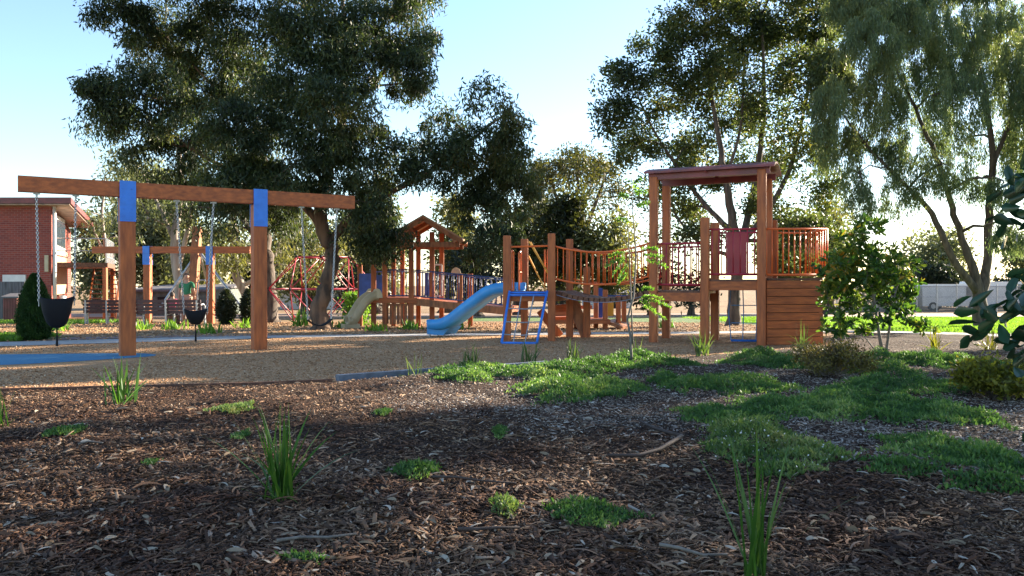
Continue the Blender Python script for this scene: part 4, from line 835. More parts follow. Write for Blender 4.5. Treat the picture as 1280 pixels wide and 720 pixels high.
# brace and short post on the far side
mb = MB(); mb.bar(W(714, 374, 17.4), W(733, 420, 17.3), .05, .24, (1, 0, .4)); mb.build('brace', M['timber_lit'], ST)
mb = MB(); mb.post(*(W(733.5, 0, 17.2).xy), -.1, EYE-(334-HZ)/F*17.2, .15, A0); mb.build('short_post', M['timber_v'], ST)
mb = MB(); mb.bar(W(675, 388, 17.5), W(700, 420, 17.6), .05, .18, (1, 0, .4)); mb.build('brace', M['timber_v'], ST)
mb = MB(); mb.bar(W(686, 386, 17.6), W(726, 384, 17.6), .06, .16); mb.bar(W(686, 398, 17.9), W(726, 397, 17.9), .3, .07); mb.build('step_board', M['timber_h'], ST)
# slide
sw = Vector((.38, .92, 0)).normalized()
sl_, so_ = slide(ST, [Vector((.18, 16.85, 1.0)), Vector((-.05, 16.97, 1.0)), Vector((-.38, 17.1, .94)), Vector((-.78, 17.28, .66)), Vector((-1.15, 17.45, .37)), Vector((-1.42, 17.58, .22)), Vector((-1.74, 17.72, .19))], sw, .62, M['slide_blue'], .17, .06)
mb = MB(); 
for o_ in (-.2, .2):
    q = so_[-2]+sw*o_; mb.tube([q-Z*.04, Vector((q.x-.03, q.y, -.02))], .02, 6)
mb.build('slide_leg', M['steel'], sl_)
mb = MB(); q = so_[-1]; mb.loft([[q+sw*a-Z*b+Vector((c_, 0, 0)) for c_, b in [(0, -.0), (.0, .14), (.35, .16), (.5, -.02)]] for a in (-.30, .30)]); mb.build('slide_toe', M['slide_blue'], sl_)
# rope ladder
LA, LB = W(637, 364, 16.05), W(684, 364, 16.0); LC, LD = W(627, 430, 15.35), W(671, 430, 15.3); LC.z = LD.z = .02
mb = MB(); mb.tube([LA, LC], .025, 8); mb.tube([LB, LD], .025, 8); mb.tube([LC-Z*0, LD], .025, 8); mb.tube([LA-Z*.03, LB-Z*.03], .022, 8); mb.tube([LA+(LC-LA)*.08, LB+(LD-LB)*.08], .022, 8)
ld = mb.build('ladder_frame', M['blue'], ST, smooth=True)
mb = MB()
for u in (.34, .6, .84): a, b = LA.lerp(LC, u), LB.lerp(LD, u); mb.tube([a, a.lerp(b, .5)-Z*.015, b], .012, 6)
for v in (.33, .66): a, b = LA.lerp(LB, v)+(LC-LA)*.08, LC.lerp(LD, v); mb.tube([a, a.lerp(b, .5), b], .012, 6)
mb.build('climbing_rope', M['rope'], ld)

# ------------------------------------------------------------------ suspension bridge
A_ = (2.80, 15.8); D_ = (3.27, 16.95); B_ = (3.68, 15.25); C_ = (4.68, 15.0); Bk = (4.15, 16.35); Ck = (5.15, 16.1); E_ = (5.32, 16.3)
SB = thing('rope_bridge', 'sagging plank bridge with orange railings joining the two timber towers', 'bridge', (1.8, 16.5, 0))
nP = 17; s0a, s0b = Vector((P2[0]+.1, P2[1]+.08, .98)), Vector((P4[0]+.08, P4[1]-.1, .98)); s1a, s1b = Vector((A_[0]-.08, A_[1]+.1, 1.0)), Vector((D_[0]-.08, D_[1]-.1, 1.0))
sag = lambda u: -.16*4*u*(1-u)
for i in range(nP):
    u = (i+.5)/nP; a = s0a.lerp(s1a, u)+Z*sag(u); b = s0b.lerp(s1b, u)+Z*sag(u); sl = (sag(u+.02)-sag(u-.02))/(.04*2.05)
    mb = MB(); mb.bar(a, b, .098, .075, (-sl, 0, 1)); mb.build('plank', M['timber_dark'], SB)
for a, b in ((s0a, s1a), (s0b, s1b)):
    mb = MB(); mb.tube([a.lerp(b, i/12)+Z*(sag(i/12)-.05) for i in range(13)], .007, 5); mb.build('chain', M['chain'], SB)
for a, b in ((v3(P2, 1.0), v3(A_, 1.06)), (v3(P4, 1.0), v3(D_, 1.06))):
    railing(SB, a, b, .93, M['orange'], .115, .28, .013, .021, 'railing', sag=lambda u: -.17*4*u*(1-u)+(.0))
# ------------------------------------------------------------------ roofed tower
RT = thing('roofed_tower', 'tall timber play tower with maroon roof, railings and a boarded side box', 'play tower', (3.95, 15.9, 0)); ang = math.atan2(C_[1]-A_[1], C_[0]-A_[0])
for p, zt_ in [(A_, 3.26), (D_, 3.22), (C_, 3.30), (Ck, 3.26), (B_, 2.42), (Bk, 2.40), (E_, 2.45)]:
    mb = MB(); mb.post(p[0], p[1], -.1, zt_, .16, ang); mb.build('post', M['timber_v'], RT)
mb = MB()
for i in range(9):
    u = (i+.5)/9; mb.bar(v3(A_, 1.0).lerp(v3(D_, 1.0), u), v3(B_, 1.0).lerp(v3(Bk, 1.0), u), .12, .045)
mb.build('lower_deck', M['timber_dark'], RT)
mb = MB()
for i in range(9):
    u = (i+.5)/9; mb.bar(v3(B_, 1.22).lerp(v3(Bk, 1.22), u), v3(C_, 1.22).lerp(v3(Ck, 1.22), u), .12, .045)
mb.build('upper_deck', M['timber_dark'], RT)
for a, b, z in ((A_, B_, .9), (D_, Bk, .9), (A_, D_, .9), (B_, C_, 1.12), (Bk, Ck, 1.12), (B_, Bk, 1.05)):
    mb = MB(); mb.bar(v3(a, z), v3(b, z), .06, .17); mb.build('joist', M['timber_h'], RT)
railing(RT, v3(D_, 1.0), v3(Bk, 1.0), .92, M['red'], .12, .12); railing(RT, v3(A_, 1.02), v3(B_, 1.02), .92, M['red'], .12, .12)
railing(RT, v3(Bk, 1.24), v3(Ck, 1.24), .95, M['red'], .12, .10); railing(RT, v3(B_, 1.24), v3(C_, 1.24), .95, M['red'], .12, .10)
mb = MB(); m0, m1 = Vector((*B_, 0)).lerp(Vector((*C_, 0)), .36), Vector((*B_, 0)).lerp(Vector((*C_, 0)), .72)
mb.bar(m0+Z*1.75+Vector((.15, .45, 0)), m1+Z*1.75+Vector((.15, .45, 0)), .03, .8); mb.build('play_panel', M['red'], RT)
# roof: arched sheet, long axis along the posts
ra = Vector((*A_, 0)); rc = Vector((*C_, 0)); ax = (rc-ra).normalized(); nx = Vector((-ax.y, ax.x, 0)); Lr = (rc-ra).length
rings = []
for e in (-.16, Lr+.24):
    up_ = []; dn = []
    for k_ in range(9):
        u = k_/8*2-1; z = 3.33+.13*(1-u*u)+ (0.02 if e > 0 else 0); p = ra+ax*e+nx*(.62+u*.80)+Z*z; up_.append(p+Z*.02); dn.append(p-Z*.02)
    rings.append(up_+dn[::-1])
mb = MB(); mb.loft(rings); rf = mb.build('roof', M['maroon'], RT, smooth=False)
for off in (-.02, 1.2):
    mb = MB(); mb.bar(ra+ax*-.1+nx*off+Z*3.27, ra+ax*(Lr+.15)+nx*off+Z*3.29, .05, .13); mb.build('roof_beam', M['maroon'], rf)
mb = MB(); mb.tube([ra+ax*(Lr*.5)+nx*(.62+u*.76)+Z*(3.30+.12*(1-u*u)) for u in np.linspace(-1, 1, 9)], .025, 6); mb.build('roof_rib', M['maroon'], rf)
# boarded box with orange railing
E0 = Vector((4.77, 15.0, 0)); E1 = Vector((5.86, 15.12, 0)); E2 = Vector((6.0, 16.3, 0)); E3 = Vector((5.25, 16.25, 0))
bx = None
mb = MB(); ins = Vector((.02, .05, 0)); mb.bar(E0+Z*.62+ins, E1+Z*.62+Vector((-.05, .06, 0)), .03, 1.16); mb.build('gap_shade_backing', M['timber_dark'], RT)  # dark backing panel added so the gaps between the side boards read as shadow
for i in range(8):
    z = .01+.075+i*.152; mb = MB(); 
    mb.bar(E0+Z*z, E1+Z*z, .045, .140); mb.bar(E1+Z*z+Vector((.01, .03, 0)), E2+Z*z, .045, .140); mb.build('side_board', M['timber_h'], RT)
mb = MB(); 
for i in range(8): u = (i+.5)/8; mb.bar((E0+Z*1.245).lerp(E3+Z*1.245, u), (E1+Z*1.245).lerp(E2+Z*1.245, u), .14, .04)
mb.build('box_deck', M['timber_dark'], RT)
railing(RT, E0+Z*1.26, E1+Z*1.26+Vector((.1, 0, 0)), .93, M['orange'], .10, .07, .013, .021)
railing(RT, E1+Z*1.26+Vector((.1, 0, 0)), E2+Z*1.26, .93, M['orange'], .12, .07, .013, .021)
railing(RT, E2+Z*1.26, E3+Z*1.26, .93, M['orange'], .12, .07, .013, .021)
# blue and pale climbing net under the deck
mb = MB(); q0, q1 = W(914, 430, 15.9), W(946, 430, 15.8); q0.z = q1.z = .03
mb.tube([q0, q1], .022); nt = mb.build('net_frame', M['blue'], RT)
mb = MB()
for u, bow in ((0, -.05), (.45, .02), (.97, .02)):
    a = q0.lerp(q1, u); mb.tube([a, a+Z*.55+Vector((bow, 0, 0)), a+Z*1.1], .011, 5)
for z in (.35, .7): mb.tube([q0+Z*z, q1+Z*z], .010, 5)
mb.build('climbing_rope', mat('blue_rope', (.15, .3, .55), .7), nt)

# ------------------------------------------------------------------ plants
def tuft(name, label, px, py, n, h, w, m, cat='plant', group=None, spread_=.05, lean=.5, seed=0, Y=None, z=None, droop=.25):
    r_ = np.random.default_rng(seed+500)
    x, y = G(px, py) if Y is None else ((px-640)/F*Y, Y); z0 = float(mh(np.array([x]), np.array([y]))[0]) if z is None else z
    K = 6; rows = []; a = r_.uniform(0, 2*math.pi, n); L = h*r_.uniform(.5, 1.1, n); ln = np.abs(r_.normal(0, lean, n)); wv = w*r_.uniform(.7, 1.2, n)
    bx_, by_ = x+r_.normal(0, spread_, n), y+r_.normal(0, spread_, n)
    px_, py_, pz = bx_.copy(), by_.copy(), np.full(n, z0-.01); V = []
    face = a+r_.normal(0, .6, n)
    for i in range(K+1):
        t = i/K; ww = wv*(.75+.6*t if t < .4 else 1)*(1-t**2.5)*.5+.0004
        sx, sy = -np.sin(face)*ww, np.cos(face)*ww
        V += [np.stack([px_+sx, py_+sy, pz+ww*.3], 1), np.stack([px_-sx, py_-sy, pz-ww*.3], 1)]
        th = ln+droop*ln*2*t*t*1.6; px_ = px_+np.cos(a)*np.sin(th)*L/K; py_ = py_+np.sin(a)*np.sin(th)*L/K; pz = pz+np.cos(th)*L/K
    o = npmesh(name, np.stack(V, 1), [(2*i, 2*i+1, 2*i+3, 2*i+2) for i in range(K)], m, loc=(x, y, z0))
    return tag(o, label, cat, group)
gp = 'strappy plants in the mulch bed'
T_ = tuft
T_('strappy_plant', 'bright green strappy plant in the left front of the mulch bed', 352, 636, 46, .52, .018, M['strap'], group=gp, seed=1, spread_=.032, lean=.36)
T_('strappy_plant', 'largest strappy plant at the bottom edge right of centre', 946, 742, 22, .60, .015, M['strap'], group=gp, seed=2, spread_=.022, lean=.30)
T_('strappy_plant', 'strappy plant alone near the back of the dark mulch at left', 150, 506, 26, .46, .02, M['strap'], group=gp, seed=3, spread_=.06, lean=.42)
T_('strappy_plant', 'few leaved strappy plant cut by the left edge', -4, 538, 14, .34, .014, M['strap'], group=gp, seed=4, spread_=.04, lean=.5)
T_('strappy_plant', 'thin pale strappy plant beside the blue grey edging', 514, 474, 18, .30, .012, M['strap_dull'], group=gp, seed=5, spread_=.05, lean=.6)
T_('strappy_plant', 'dark strappy plant leftmost of the row behind the ground cover', 588, 463, 26, .38, .024, M['strap_dull'], group=gp, seed=6, lean=.5)
T_('strappy_plant', 'dark strappy plant just below the blue rope ladder', 660, 454, 22, .36, .022, M['strap_dull'], group=gp, seed=7, lean=.5)
T_('strappy_plant', 'dark strappy plant left of the spindly sapling', 717, 455, 30, .38, .026, M['strap_dull'], group=gp, seed=8, lean=.5)
T_('strappy_plant', 'dark strappy plant behind the spindly sapling stem', 792, 449, 20, .38, .022, M['strap_dull'], group=gp, seed=9, lean=.35)
T_('strappy_plant', 'dark strappy plant in front of the roofed tower posts', 877, 447, 34, .44, .024, M['strap_dull'], group=gp, seed=10, lean=.55)
T_('strappy_plant', 'stiff pale strappy plant in front of the boarded box', 1003, 440, 22, .50, .018, M['strap_dull'], group=gp, seed=11, lean=.55)
T_('strappy_plant', 'yellowish strappy plant right of the broad leaved sapling', 1170, 441, 34, .42, .022, M['golden'], group=gp, seed=12, lean=.6)
T_('strappy_plant', 'strappy plant behind the yellow bush at right', 1238, 440, 34, .45, .022, M['golden'], group=gp, seed=13, lean=.65)
gq = 'small plants beyond the path'
for i, (px, py, l) in enumerate([(178, 412, 'small bright weed between the near left post and the bench'), (216, 412, 'small bright weed below the right bench'), (306, 410, 'small weed left of the near right post'), (470, 414, 'small leafy weed right of the cream slide'), (513, 412, 'small leafy weed under the far play structure'), (374, 408, 'pale upright plant left of the leaning gum trunk'), (428, 410, 'pale upright plant beside the cream slide foot'), (572, 412, 'low plant behind the blue slide'), (76, 414, 'low weed right of the conifer'), (260, 417, 'dark straggly weed below the far swing'), (832, 410, 'small plant seen between the roofed tower posts')]):
    T_('small_plant', l, px, py, 40, .32 if i != 5 else .6, .05, M['grass'] if i < 4 else M['fern'], group=gq, seed=20+i, spread_=.14, lean=.5, z=None)
# individual low green tufts in the mulch
def mat_patch(name, label, ells, m, dens, hmax, size, seed=0, kind=None, cat='plant', group=None, flower=False):
    r_ = np.random.default_rng(seed+900); PP, DD, LL = [], [], []
    for (x, y, rx, ry, hh) in ells:
        n = int(dens*math.pi*rx*ry); a = r_.uniform(0, 2*math.pi, n); q = r_.uniform(0, 1, n)**.55; q = np.where(r_.uniform(0, 1, n) < (.14 if kind else 0), q*r_.uniform(1, 1.35, n), q)
        wob = 1+.18*np.sin(a*3+x)+.14*np.sin(a*5+y*2)+.11*np.sin(a*9+x*3)+.08*np.sin(a*17+y*5)
        X_ = x+rx*q*wob*np.cos(a); Y_ = y+ry*q*wob*np.sin(a)
        top_ = hh*(1-np.minimum(q, 1)**3)*(.62+.38*np.sin(X_*5.1+y)*np.sin(Y_*4.3+x))+hh*.28*np.sin(X_*13+Y_*3)*np.sin(Y_*12-X_*2)
        Zz = mh(X_, Y_)+np.clip(top_, .012, None)*r_.uniform(.35, 1.05, n)
        PP.append(np.stack([X_, Y_, Zz], 1)); d = r_.normal(0, .75, (n, 3)); d[:, 2] = np.abs(d[:, 2])+.45; DD.append(d); LL.append(size*r_.uniform(.6, 1.3, n))
    P = np.concatenate(PP); D = np.concatenate(DD); L = np.concatenate(LL)
    loc = (ells[0][0], ells[0][1], 0)
    o = leaves(name, P, D, L, L*.34, m, None); 
    o.data.transform(Matrix.Translation((-loc[0], -loc[1], 0))); o.location = loc
    tag(o, label, cat, group, kind)
    if flower:
        k = r_.integers(0, len(P), 260); Pf = P[k]+np.array([0, 0, .02]); 
        f = leaves('flower', Pf, r_.normal(0, 1, (260, 3)), .016, .014, M['white'], o)
    return o
def E(px, py, rx, ry, hh=.12):        # ground ellipse seen at this place of the photograph
    x, y = G(px, py); rx *= .9; ry *= .88; s_ = y/F; y0 = G(px, py+ry)[1]; y1 = G(px, py-ry)[1]; return (x, (y0+y1)/2, rx*s_, (y1-y0)/2, hh)
mat_patch('ground_cover', 'feathery green ground cover mats spreading over the right side of the bed', [
    E(585, 474, 48, 9, .13), E(650, 468, 60, 8, .13), E(725, 465, 75, 8, .15), E(800, 458, 60, 7, .16), E(845, 459, 30, 5, .1), E(700, 478, 50, 6, .12), E(600, 465, 40, 6, .1),
    E(715, 496, 76, 13, .14), E(770, 494, 40, 9, .12), E(850, 485, 40, 11, .14), E(925, 487, 65, 12, .16), E(960, 455, 55, 8, .18), E(1020, 462, 40, 8, .16)], M['cover'], 5200, .13, .042, 1, 'stuff', 'ground cover')
mat_patch('ground_cover', 'deeper green ground cover mats in the right foreground', [
    E(900, 525, 58, 11, .10), E(985, 520, 70, 15, .13), E(1075, 520, 75, 20, .15), E(1150, 522, 70, 18, .14), E(1200, 532, 45, 14, .12), E(1110, 492, 60, 10, .14), E(1170, 488, 40, 8, .12), E(1060, 500, 40, 8, .1),
    E(1150, 455, 70, 9, .18), E(1090, 468, 60, 9, .16), E(1215, 460, 50, 8, .15), E(1250, 590, 70, 26, .12), E(1170, 575, 70, 20, .08), E(1130, 600, 50, 12, .05), E(1240, 620, 60, 12, .07)], M['cover'], 6000, .13, .038, 2, 'stuff', 'ground cover')
mat_patch('ground_cover', 'pale flowering ground cover clump behind the large front strappy plant', [E(950, 562, 62, 26, .16), E(1010, 580, 50, 16, .12), E(915, 575, 35, 14, .1), E(985, 600, 45, 9, .06)], M['cover_pale'], 7500, .16, .036, 3, 'stuff', 'ground cover', flower=True)
for i, (px, py, rx, ry, l) in enumerate([(741, 655, 62, 17, 'widest bright green feathery tuft in the front mulch'), (520, 601, 34, 9, 'dark green feathery tuft in the middle of the mulch'), (290, 518, 28, 6, 'pale green low tuft behind the left front strappy plant'), (82, 549, 22, 6, 'small green tuft at the far left of the mulch'), (632, 650, 20, 10, 'small pale tuft left of the widest feathery tuft'), (625, 552, 9, 8, 'thin bluish weed near the centre of the mulch'), (478, 523, 12, 3, 'tiny green tuft near the back of the mulch'), (300, 552, 10, 6, 'tiny dark green weed above the left front strappy plant'), (378, 718, 34, 5, 'low green tuft at the bottom edge left of centre'), (188, 592, 9, 5, 'tiny bluish weed in the left mulch')]):
    mat_patch('green_tuft', l, [E(px, py, rx, ry, .05 if i else .07)], M['cover'] if i not in (2, 4) else M['cover_pale'], 13000, .05, .03, 30+i, group='low tufts in the mulch')
# conifer
t = thing('conifer_shrub', 'dense upright green conifer shrub beside the left bucket swing', 'shrub', (hw(43, 16.4), 16.4, 0)); n = 42000
zz = rng.uniform(0, 1, n); a = rng.uniform(0, 2*math.pi, n); prof = np.interp(zz, [0, .08, .3, .6, .85, 1], [.20, .28, .32, .27, .15, .03]); rr = prof*rng.uniform(.55, 1.06, n)*(1+.08*np.sin(a*7+zz*20))
x0 = hw(43, 16.4); P = np.stack([x0+rr*np.cos(a), 16.4+rr*np.sin(a), zz*1.34], 1); D = np.stack([np.cos(a)*.6, np.sin(a)*.6, np.full(n, 1.)], 1)+rng.normal(0, .5, (n, 3))
leaves('foliage', P, D, rng.uniform(.03, .06, n), .014, M['conifer'], t); mb = MB(); mb.tube([(x0, 16.4, -.05), (x0, 16.4, 1.1)], [.05, .01]); mb.build('stem', M['bark_dark'], t)
for px, l, w_ in ((283, 'dark small upright shrub left of the near right post', .55), (310, 'dark small shrub touching the near right post at left', .45)):
    Yc = 27.0; x0 = hw(px, Yc); t = thing('upright_shrub', l, 'shrub', (x0, Yc, TZ(Yc)), 'upright shrubs beyond the path'); n = 5000; zz = rng.uniform(0, 1, n); a = rng.uniform(0, 2*math.pi, n); rr = .38*w_*1.6*np.sin(np.pi*(zz*.8+.15))*rng.uniform(.3, 1.1, n)
    P = np.stack([x0+rr*np.cos(a), Yc+rr*np.sin(a), TZ(Yc)+zz*1.15], 1); D = rng.normal(0, .7, (n, 3)); D[:, 2] += .5; leaves('foliage', P, D, .10, .035, M['far_dark'], t)
    mb = MB(); mb.tube([(x0, Yc, TZ(Yc)), (x0, Yc, TZ(Yc)+.9)], [.04, .01]); mb.build('stem', M['bark_dark'], t)
x0 = hw(446, 26); t = thing('bright_shrub', 'sunlit lime green shrub behind the cream slide', 'shrub', (x0, 26, TZ(26))); n = 3500; P = np.stack([x0+rng.normal(0, .17, n), 26+rng.normal(0, .2, n), TZ(26)+rng.uniform(0, 1, n)**.8*1.05], 1); leaves('foliage', P, rng.normal(0, 1, (n, 3)), .11, .05, M['grass'], t)
mb = MB(); mb.tube([(x0, 26, TZ(26)), (x0, 26, TZ(26)+.9)], [.03, .01]); mb.build('stem', M['bark_dark'], t)
# bushes in the bed
def bush(name, label, px, py, w_, h_, m, n, leaf, seed=0, broad=False, stems=16, twig='bark_thin'):
    r_ = np.random.default_rng(seed+40); x, y = G(px, py); t = thing(name, label, 'bush', (x, y, .02)); mb = MB(); tips = []
    for i in range(stems):
        a = r_.uniform(0, 2*math.pi); rr = r_.uniform(.1, 1)**.6*w_/2; tp = Vector((x+rr*math.cos(a), y+rr*math.sin(a)*.8, .03+h_*r_.uniform(.55, 1)*(1-.45*(rr/(w_/2))**2)))
        b0 = Vector((x+r_.normal(0, .04), y+r_.normal(0, .04), .0)); md = b0.lerp(tp, .5)+Vector(r_.normal(0, .03, 3)); mb.tube([b0, md, tp], [.010, .006, .003], 4, False); tips.append((b0, md, tp))
        for _ in range(3):
            q = md.lerp(tp, r_.uniform(.0, .7)); e = q+Vector((r_.normal(0, .1), r_.normal(0, .1), abs(r_.normal(0, .09))))*w_; mb.tube([q, e], [.004, .002], 3, False); tips.append((md, q, e))
    mb.build('stems', M[twig], t)
    k = r_.integers(0, len(tips), n); A = np.array([[*tp[1], *tp[2]] for tp in tips]); u = r_.uniform(.1, 1.05, n)[:, None]; P = A[k, :3]*(1-u)+A[k, 3:]*u+r_.normal(0, .018+.02*w_, (n, 3)); P[:, 2] = np.maximum(P[:, 2], .03)
    D = r_.normal(0, .8, (n, 3)); D[:, 2] += .5; leaves('foliage', P, D, leaf[0]*r_.uniform(.6, 1.2, n), leaf[1], m, t, broad=broad); return t
bush('dry_bush', 'twiggy brownish olive bush in front of the boarded box', 1040, 474, 1.15, .46, M['dry'], 6500, (.045, .016), 1, stems=34)
bush('yellow_bush', 'rounded yellow green bush with dark twigs at the right edge', 1246, 500, .95, .46, M['golden'], 4200, (.055, .03), 2, True, stems=34, twig='bark_dark')
# broad leaved sapling
def sap(name, label, base, stems, clumps, Y0, m, leaf, npm, bark, seed, broad=True, cat='tree', jit=.5):
    r_ = np.random.default_rng(seed+77); t = thing(name, label, cat, (*base, 0)); mb = MB(); nodes = []
    for st_ in stems:
        pts = [W(px, py, Y0+dy) for px, py, dy, r in st_]; mb.tube(pts, [r for *_, r in st_], 7); 
        for a, b, ra_ in zip(pts[:-1], pts[1:], st_): nodes += [(a.lerp(b, q/4), ra_[3]) for q in range(5)]
    mb_P, mb_D, nn_ = [], [], []
    for c in clumps:
        px, py, rx, ry = c[:4]; dy = r_.uniform(-1, 1)*jit; p = W(px, py, Y0+dy); s_ = Y0/F
        for _ in range(int(npm*rx*ry*s_*s_)+2):
            d = r_.normal(size=3); d /= np.linalg.norm(d); e = p+Vector(d*np.array([rx*s_, min(rx, ry)*s_*1.2, ry*s_])*r_.uniform(.3, 1)**.5)
            bn_ = min(nodes, key=lambda n_: (n_[0]-e).length+max(0, n_[0].z-e.z)*1.3); a = bn_[0]; md = a.lerp(e, .55)+Vector((0, 0, -.08*(e-a).length))+Vector(r_.normal(0, .01, 3))
            mb.tube([a, md, e], [min(bn_[1]*.5, .008), .004, .002], 4, False); nodes.append((md, .006)); nodes.append((e, .004))
            ax_ = np.array(e-md); ax_ /= np.linalg.norm(ax_)+1e-6; k = r_.integers(6, 11)
            for q in range(k):
                u = q/k; pp = np.array(md)*(1-u)+np.array(e)*u if q < k-3 else np.array(e); dd = ax_*.7+r_.normal(0, .75, 3); dd[2] -= .15; mb_P.append(pp); mb_D.append(dd)
                nn_.append(r_.normal(0, .5, 3)+np.array([0, 0, 1.]))
    mb.build('stem', bark, t, smooth=True)
    n = len(mb_P); leaves('foliage', np.array(mb_P), np.array(mb_D), leaf[0]*r_.uniform(.65, 1.2, n), leaf[1]*r_.uniform(.8, 1.1, n), m, t, broad=broad, nrmdir=None)
    return t
sap('sapling', 'young broad leaved tree with glossy green and yellow leaves beside the boarded box', (5.95, 12.9), [
    [(1104, 447, 0, .028), (1098, 410, 0, .024), (1092, 370, 0, .02), (1085, 330, 0, .014), (1080, 290, 0, .007)],
    [(1107, 447, 0, .024), (1112, 410, .1, .02), (1118, 370, .15, .014), (1130, 330, .2, .008)], [(1100, 446, 0, .014), (1088, 430, -.1, .011), (1080, 420, -.15, .006)]],
    [(1062, 300, 30, 14), (1088, 285, 22, 12), (1040, 330, 20, 18), (1072, 335, 30, 22), (1105, 320, 26, 18), (1130, 335, 20, 16), (1045, 370, 24, 20), (1080, 372, 30, 20), (1115, 365, 26, 20), (1140, 360, 14, 12),
     (1040, 405, 18, 14), (1068, 408, 22, 12), (1098, 395, 18, 14), (1145, 398, 16, 10), (1155, 410, 12, 8), (1075, 320, 30, 16), (1055, 350, 26, 18), (1095, 345, 30, 18), (1125, 385, 16, 12)],
    12.9, M['sapling'], (.12, .052), 330, M['bark_thin'], 1)
t = sap('spindly_sapling', 'thin two stemmed sapling with feathery leaf sprays in front of the bridge', (1.66, 11.05), [
    [(790, 460, 0, .022), (788, 420, 0, .018), (784, 400, 0, .016), (792, 370, 0, .014), (795, 320, 0, .011), (791, 270, 0, .007), (789, 222, 0, .003)],
    [(791, 430, 0, .012), (789, 380, .05, .011), (787, 330, .05, .009), (785, 285, .05, .006), (776, 262, .05, .003)], [(789, 318, 0, .006), (775, 290, 0, .003)], [(793, 300, 0, .006), (806, 282, 0, .004), (812, 268, 0, .002)]],
    [(790, 225, 8, 8), (800, 238, 10, 6)], 11.05, M['fern'], (.06, .02), 40, M['bark_thin'], 5)
# feathery fronds of the spindly sapling
P, D = [], []
for (ax0, ay0), (bx0, by0) in [((789, 322), (757, 330)), ((788, 318), (762, 316)), ((790, 326), (772, 346)), ((786, 320), (766, 340)), ((795, 322), (828, 318)), ((797, 325), (834, 330)), ((795, 316), (822, 308)), ((793, 372), (828, 370)), ((794, 376), (838, 380)), ((792, 372), (820, 388)), ((794, 380), (832, 395)), ((790, 250), (775, 240)), ((790, 245), (808, 236)), ((790, 262), (812, 250)), ((789, 235), (800, 220)), ((791, 280), (772, 270)), ((788, 340), (772, 352)), ((796, 362), (816, 358))]:
    dy = rng.uniform(-.25, .25); a = W(ax0, ay0, 11.05); b = W(bx0, by0, 11.05+dy); L_ = (b-a).length
    for q in range(22):
        u = .25+.75*q/22; c = a.lerp(b, u)+Vector((0, 0, .10*L_*math.sin(math.pi*u)-.05*u))
        for s_ in (-1, 1):
            for _ in range(2):
                P.append(c); dd = (b-a).normalized()*.5+Vector((rng.normal(0, .15), s_*.9, rng.normal(0, .5))); D.append(dd)
leaves('frond', np.array(P), np.array(D), .065, .018, M['fern'], t)
# the broad leaved tree whose branches reach in at the right
BT = thing('broadleaf_tree', 'large glossy dark green leaves reaching in from the right edge, closest to the camera', 'tree', (3.15, 3.7, 0)); mb = MB()
stb = [[(3.15, 3.7, 0), (3.1, 3.75, .6), (3.0, 3.7, 1.2), (2.95, 3.65, 1.9), (2.9, 3.6, 2.6)], [(3.08, 3.72, .75), (2.75, 3.6, .95), (2.45, 3.5, 1.02), (2.12, 3.42, 1.08)], [(3.0, 3.7, 1.15), (2.75, 3.75, 1.3), (2.5, 3.8, 1.48)], [(2.98, 3.68, 1.4), (2.7, 3.7, 1.55), (2.45, 3.7, 1.68)], [(3.1, 3.72, .5), (2.9, 3.8, .55), (2.72, 3.85, .5)], [(2.45, 3.5, 1.02), (2.3, 3.45, .93), (2.18, 3.42, .88)], [(2.3, 3.47, 1.05), (2.25, 3.42, 1.15), (2.22, 3.4, 1.2)], [(2.95, 3.65, 1.9), (2.6, 3.7, 2.1), (2.5, 3.8, 2.3)]]
for i, q in enumerate(stb): r0 = .05 if i == 0 else .012; mb.tube([Vector(p) for p in q], [r0*(1-.7*k_/(len(q)-1)) for k_ in range(len(q))], 7)
mb.build('stem', M['bark_thin'], BT, smooth=True)
P, D, Nn = [], [], []
def whorl(c, n, r=.05, ax=(-1, 0, .1)):
    for _ in range(n):
        P.append(np.array(c)+rng.normal(0, r, 3)); d = rng.normal(0, .75, 3)+np.array(ax)*.55; d[2] -= .1; D.append(d)
for c, n in [((2.12, 3.42, 1.08), 15), ((2.22, 3.4, 1.12), 13), ((2.3, 3.45, 1.0), 14), ((2.4, 3.5, 1.05), 12), ((2.18, 3.42, .88), 8), ((2.0, 3.4, 1.05), 9), ((2.26, 3.42, .9), 8), ((2.5, 3.5, 1.0), 12), ((2.35, 3.42, 1.12), 8),
             ((2.5, 3.8, 1.48), 16), ((2.38, 3.8, 1.52), 8), ((2.45, 3.7, 1.66), 14), ((2.6, 3.75, 1.35), 14), ((2.48, 3.8, 1.36), 8), ((2.6, 3.75, 1.6), 14), ((2.36, 3.7, 1.62), 6), ((2.72, 3.85, .5), 10), ((2.6, 3.85, .46), 5), ((2.7, 3.75, 1.9), 14), ((2.8, 3.7, 1.2), 14), ((2.9, 3.65, 2.4), 16), ((3.1, 3.8, 1.8), 16), ((3.2, 3.7, 2.2), 16), ((3.3, 3.8, 1.4), 14)]: whorl(c, n)
P = np.array(P); n = len(P); leaves('foliage', P, np.array(D), rng.uniform(.08, .13, n), rng.uniform(.04, .055, n), M['broad'], BT, broad=True, nrmdir=rng.normal(0, .6, (n, 3))+np.array([.3, 1, .6]))
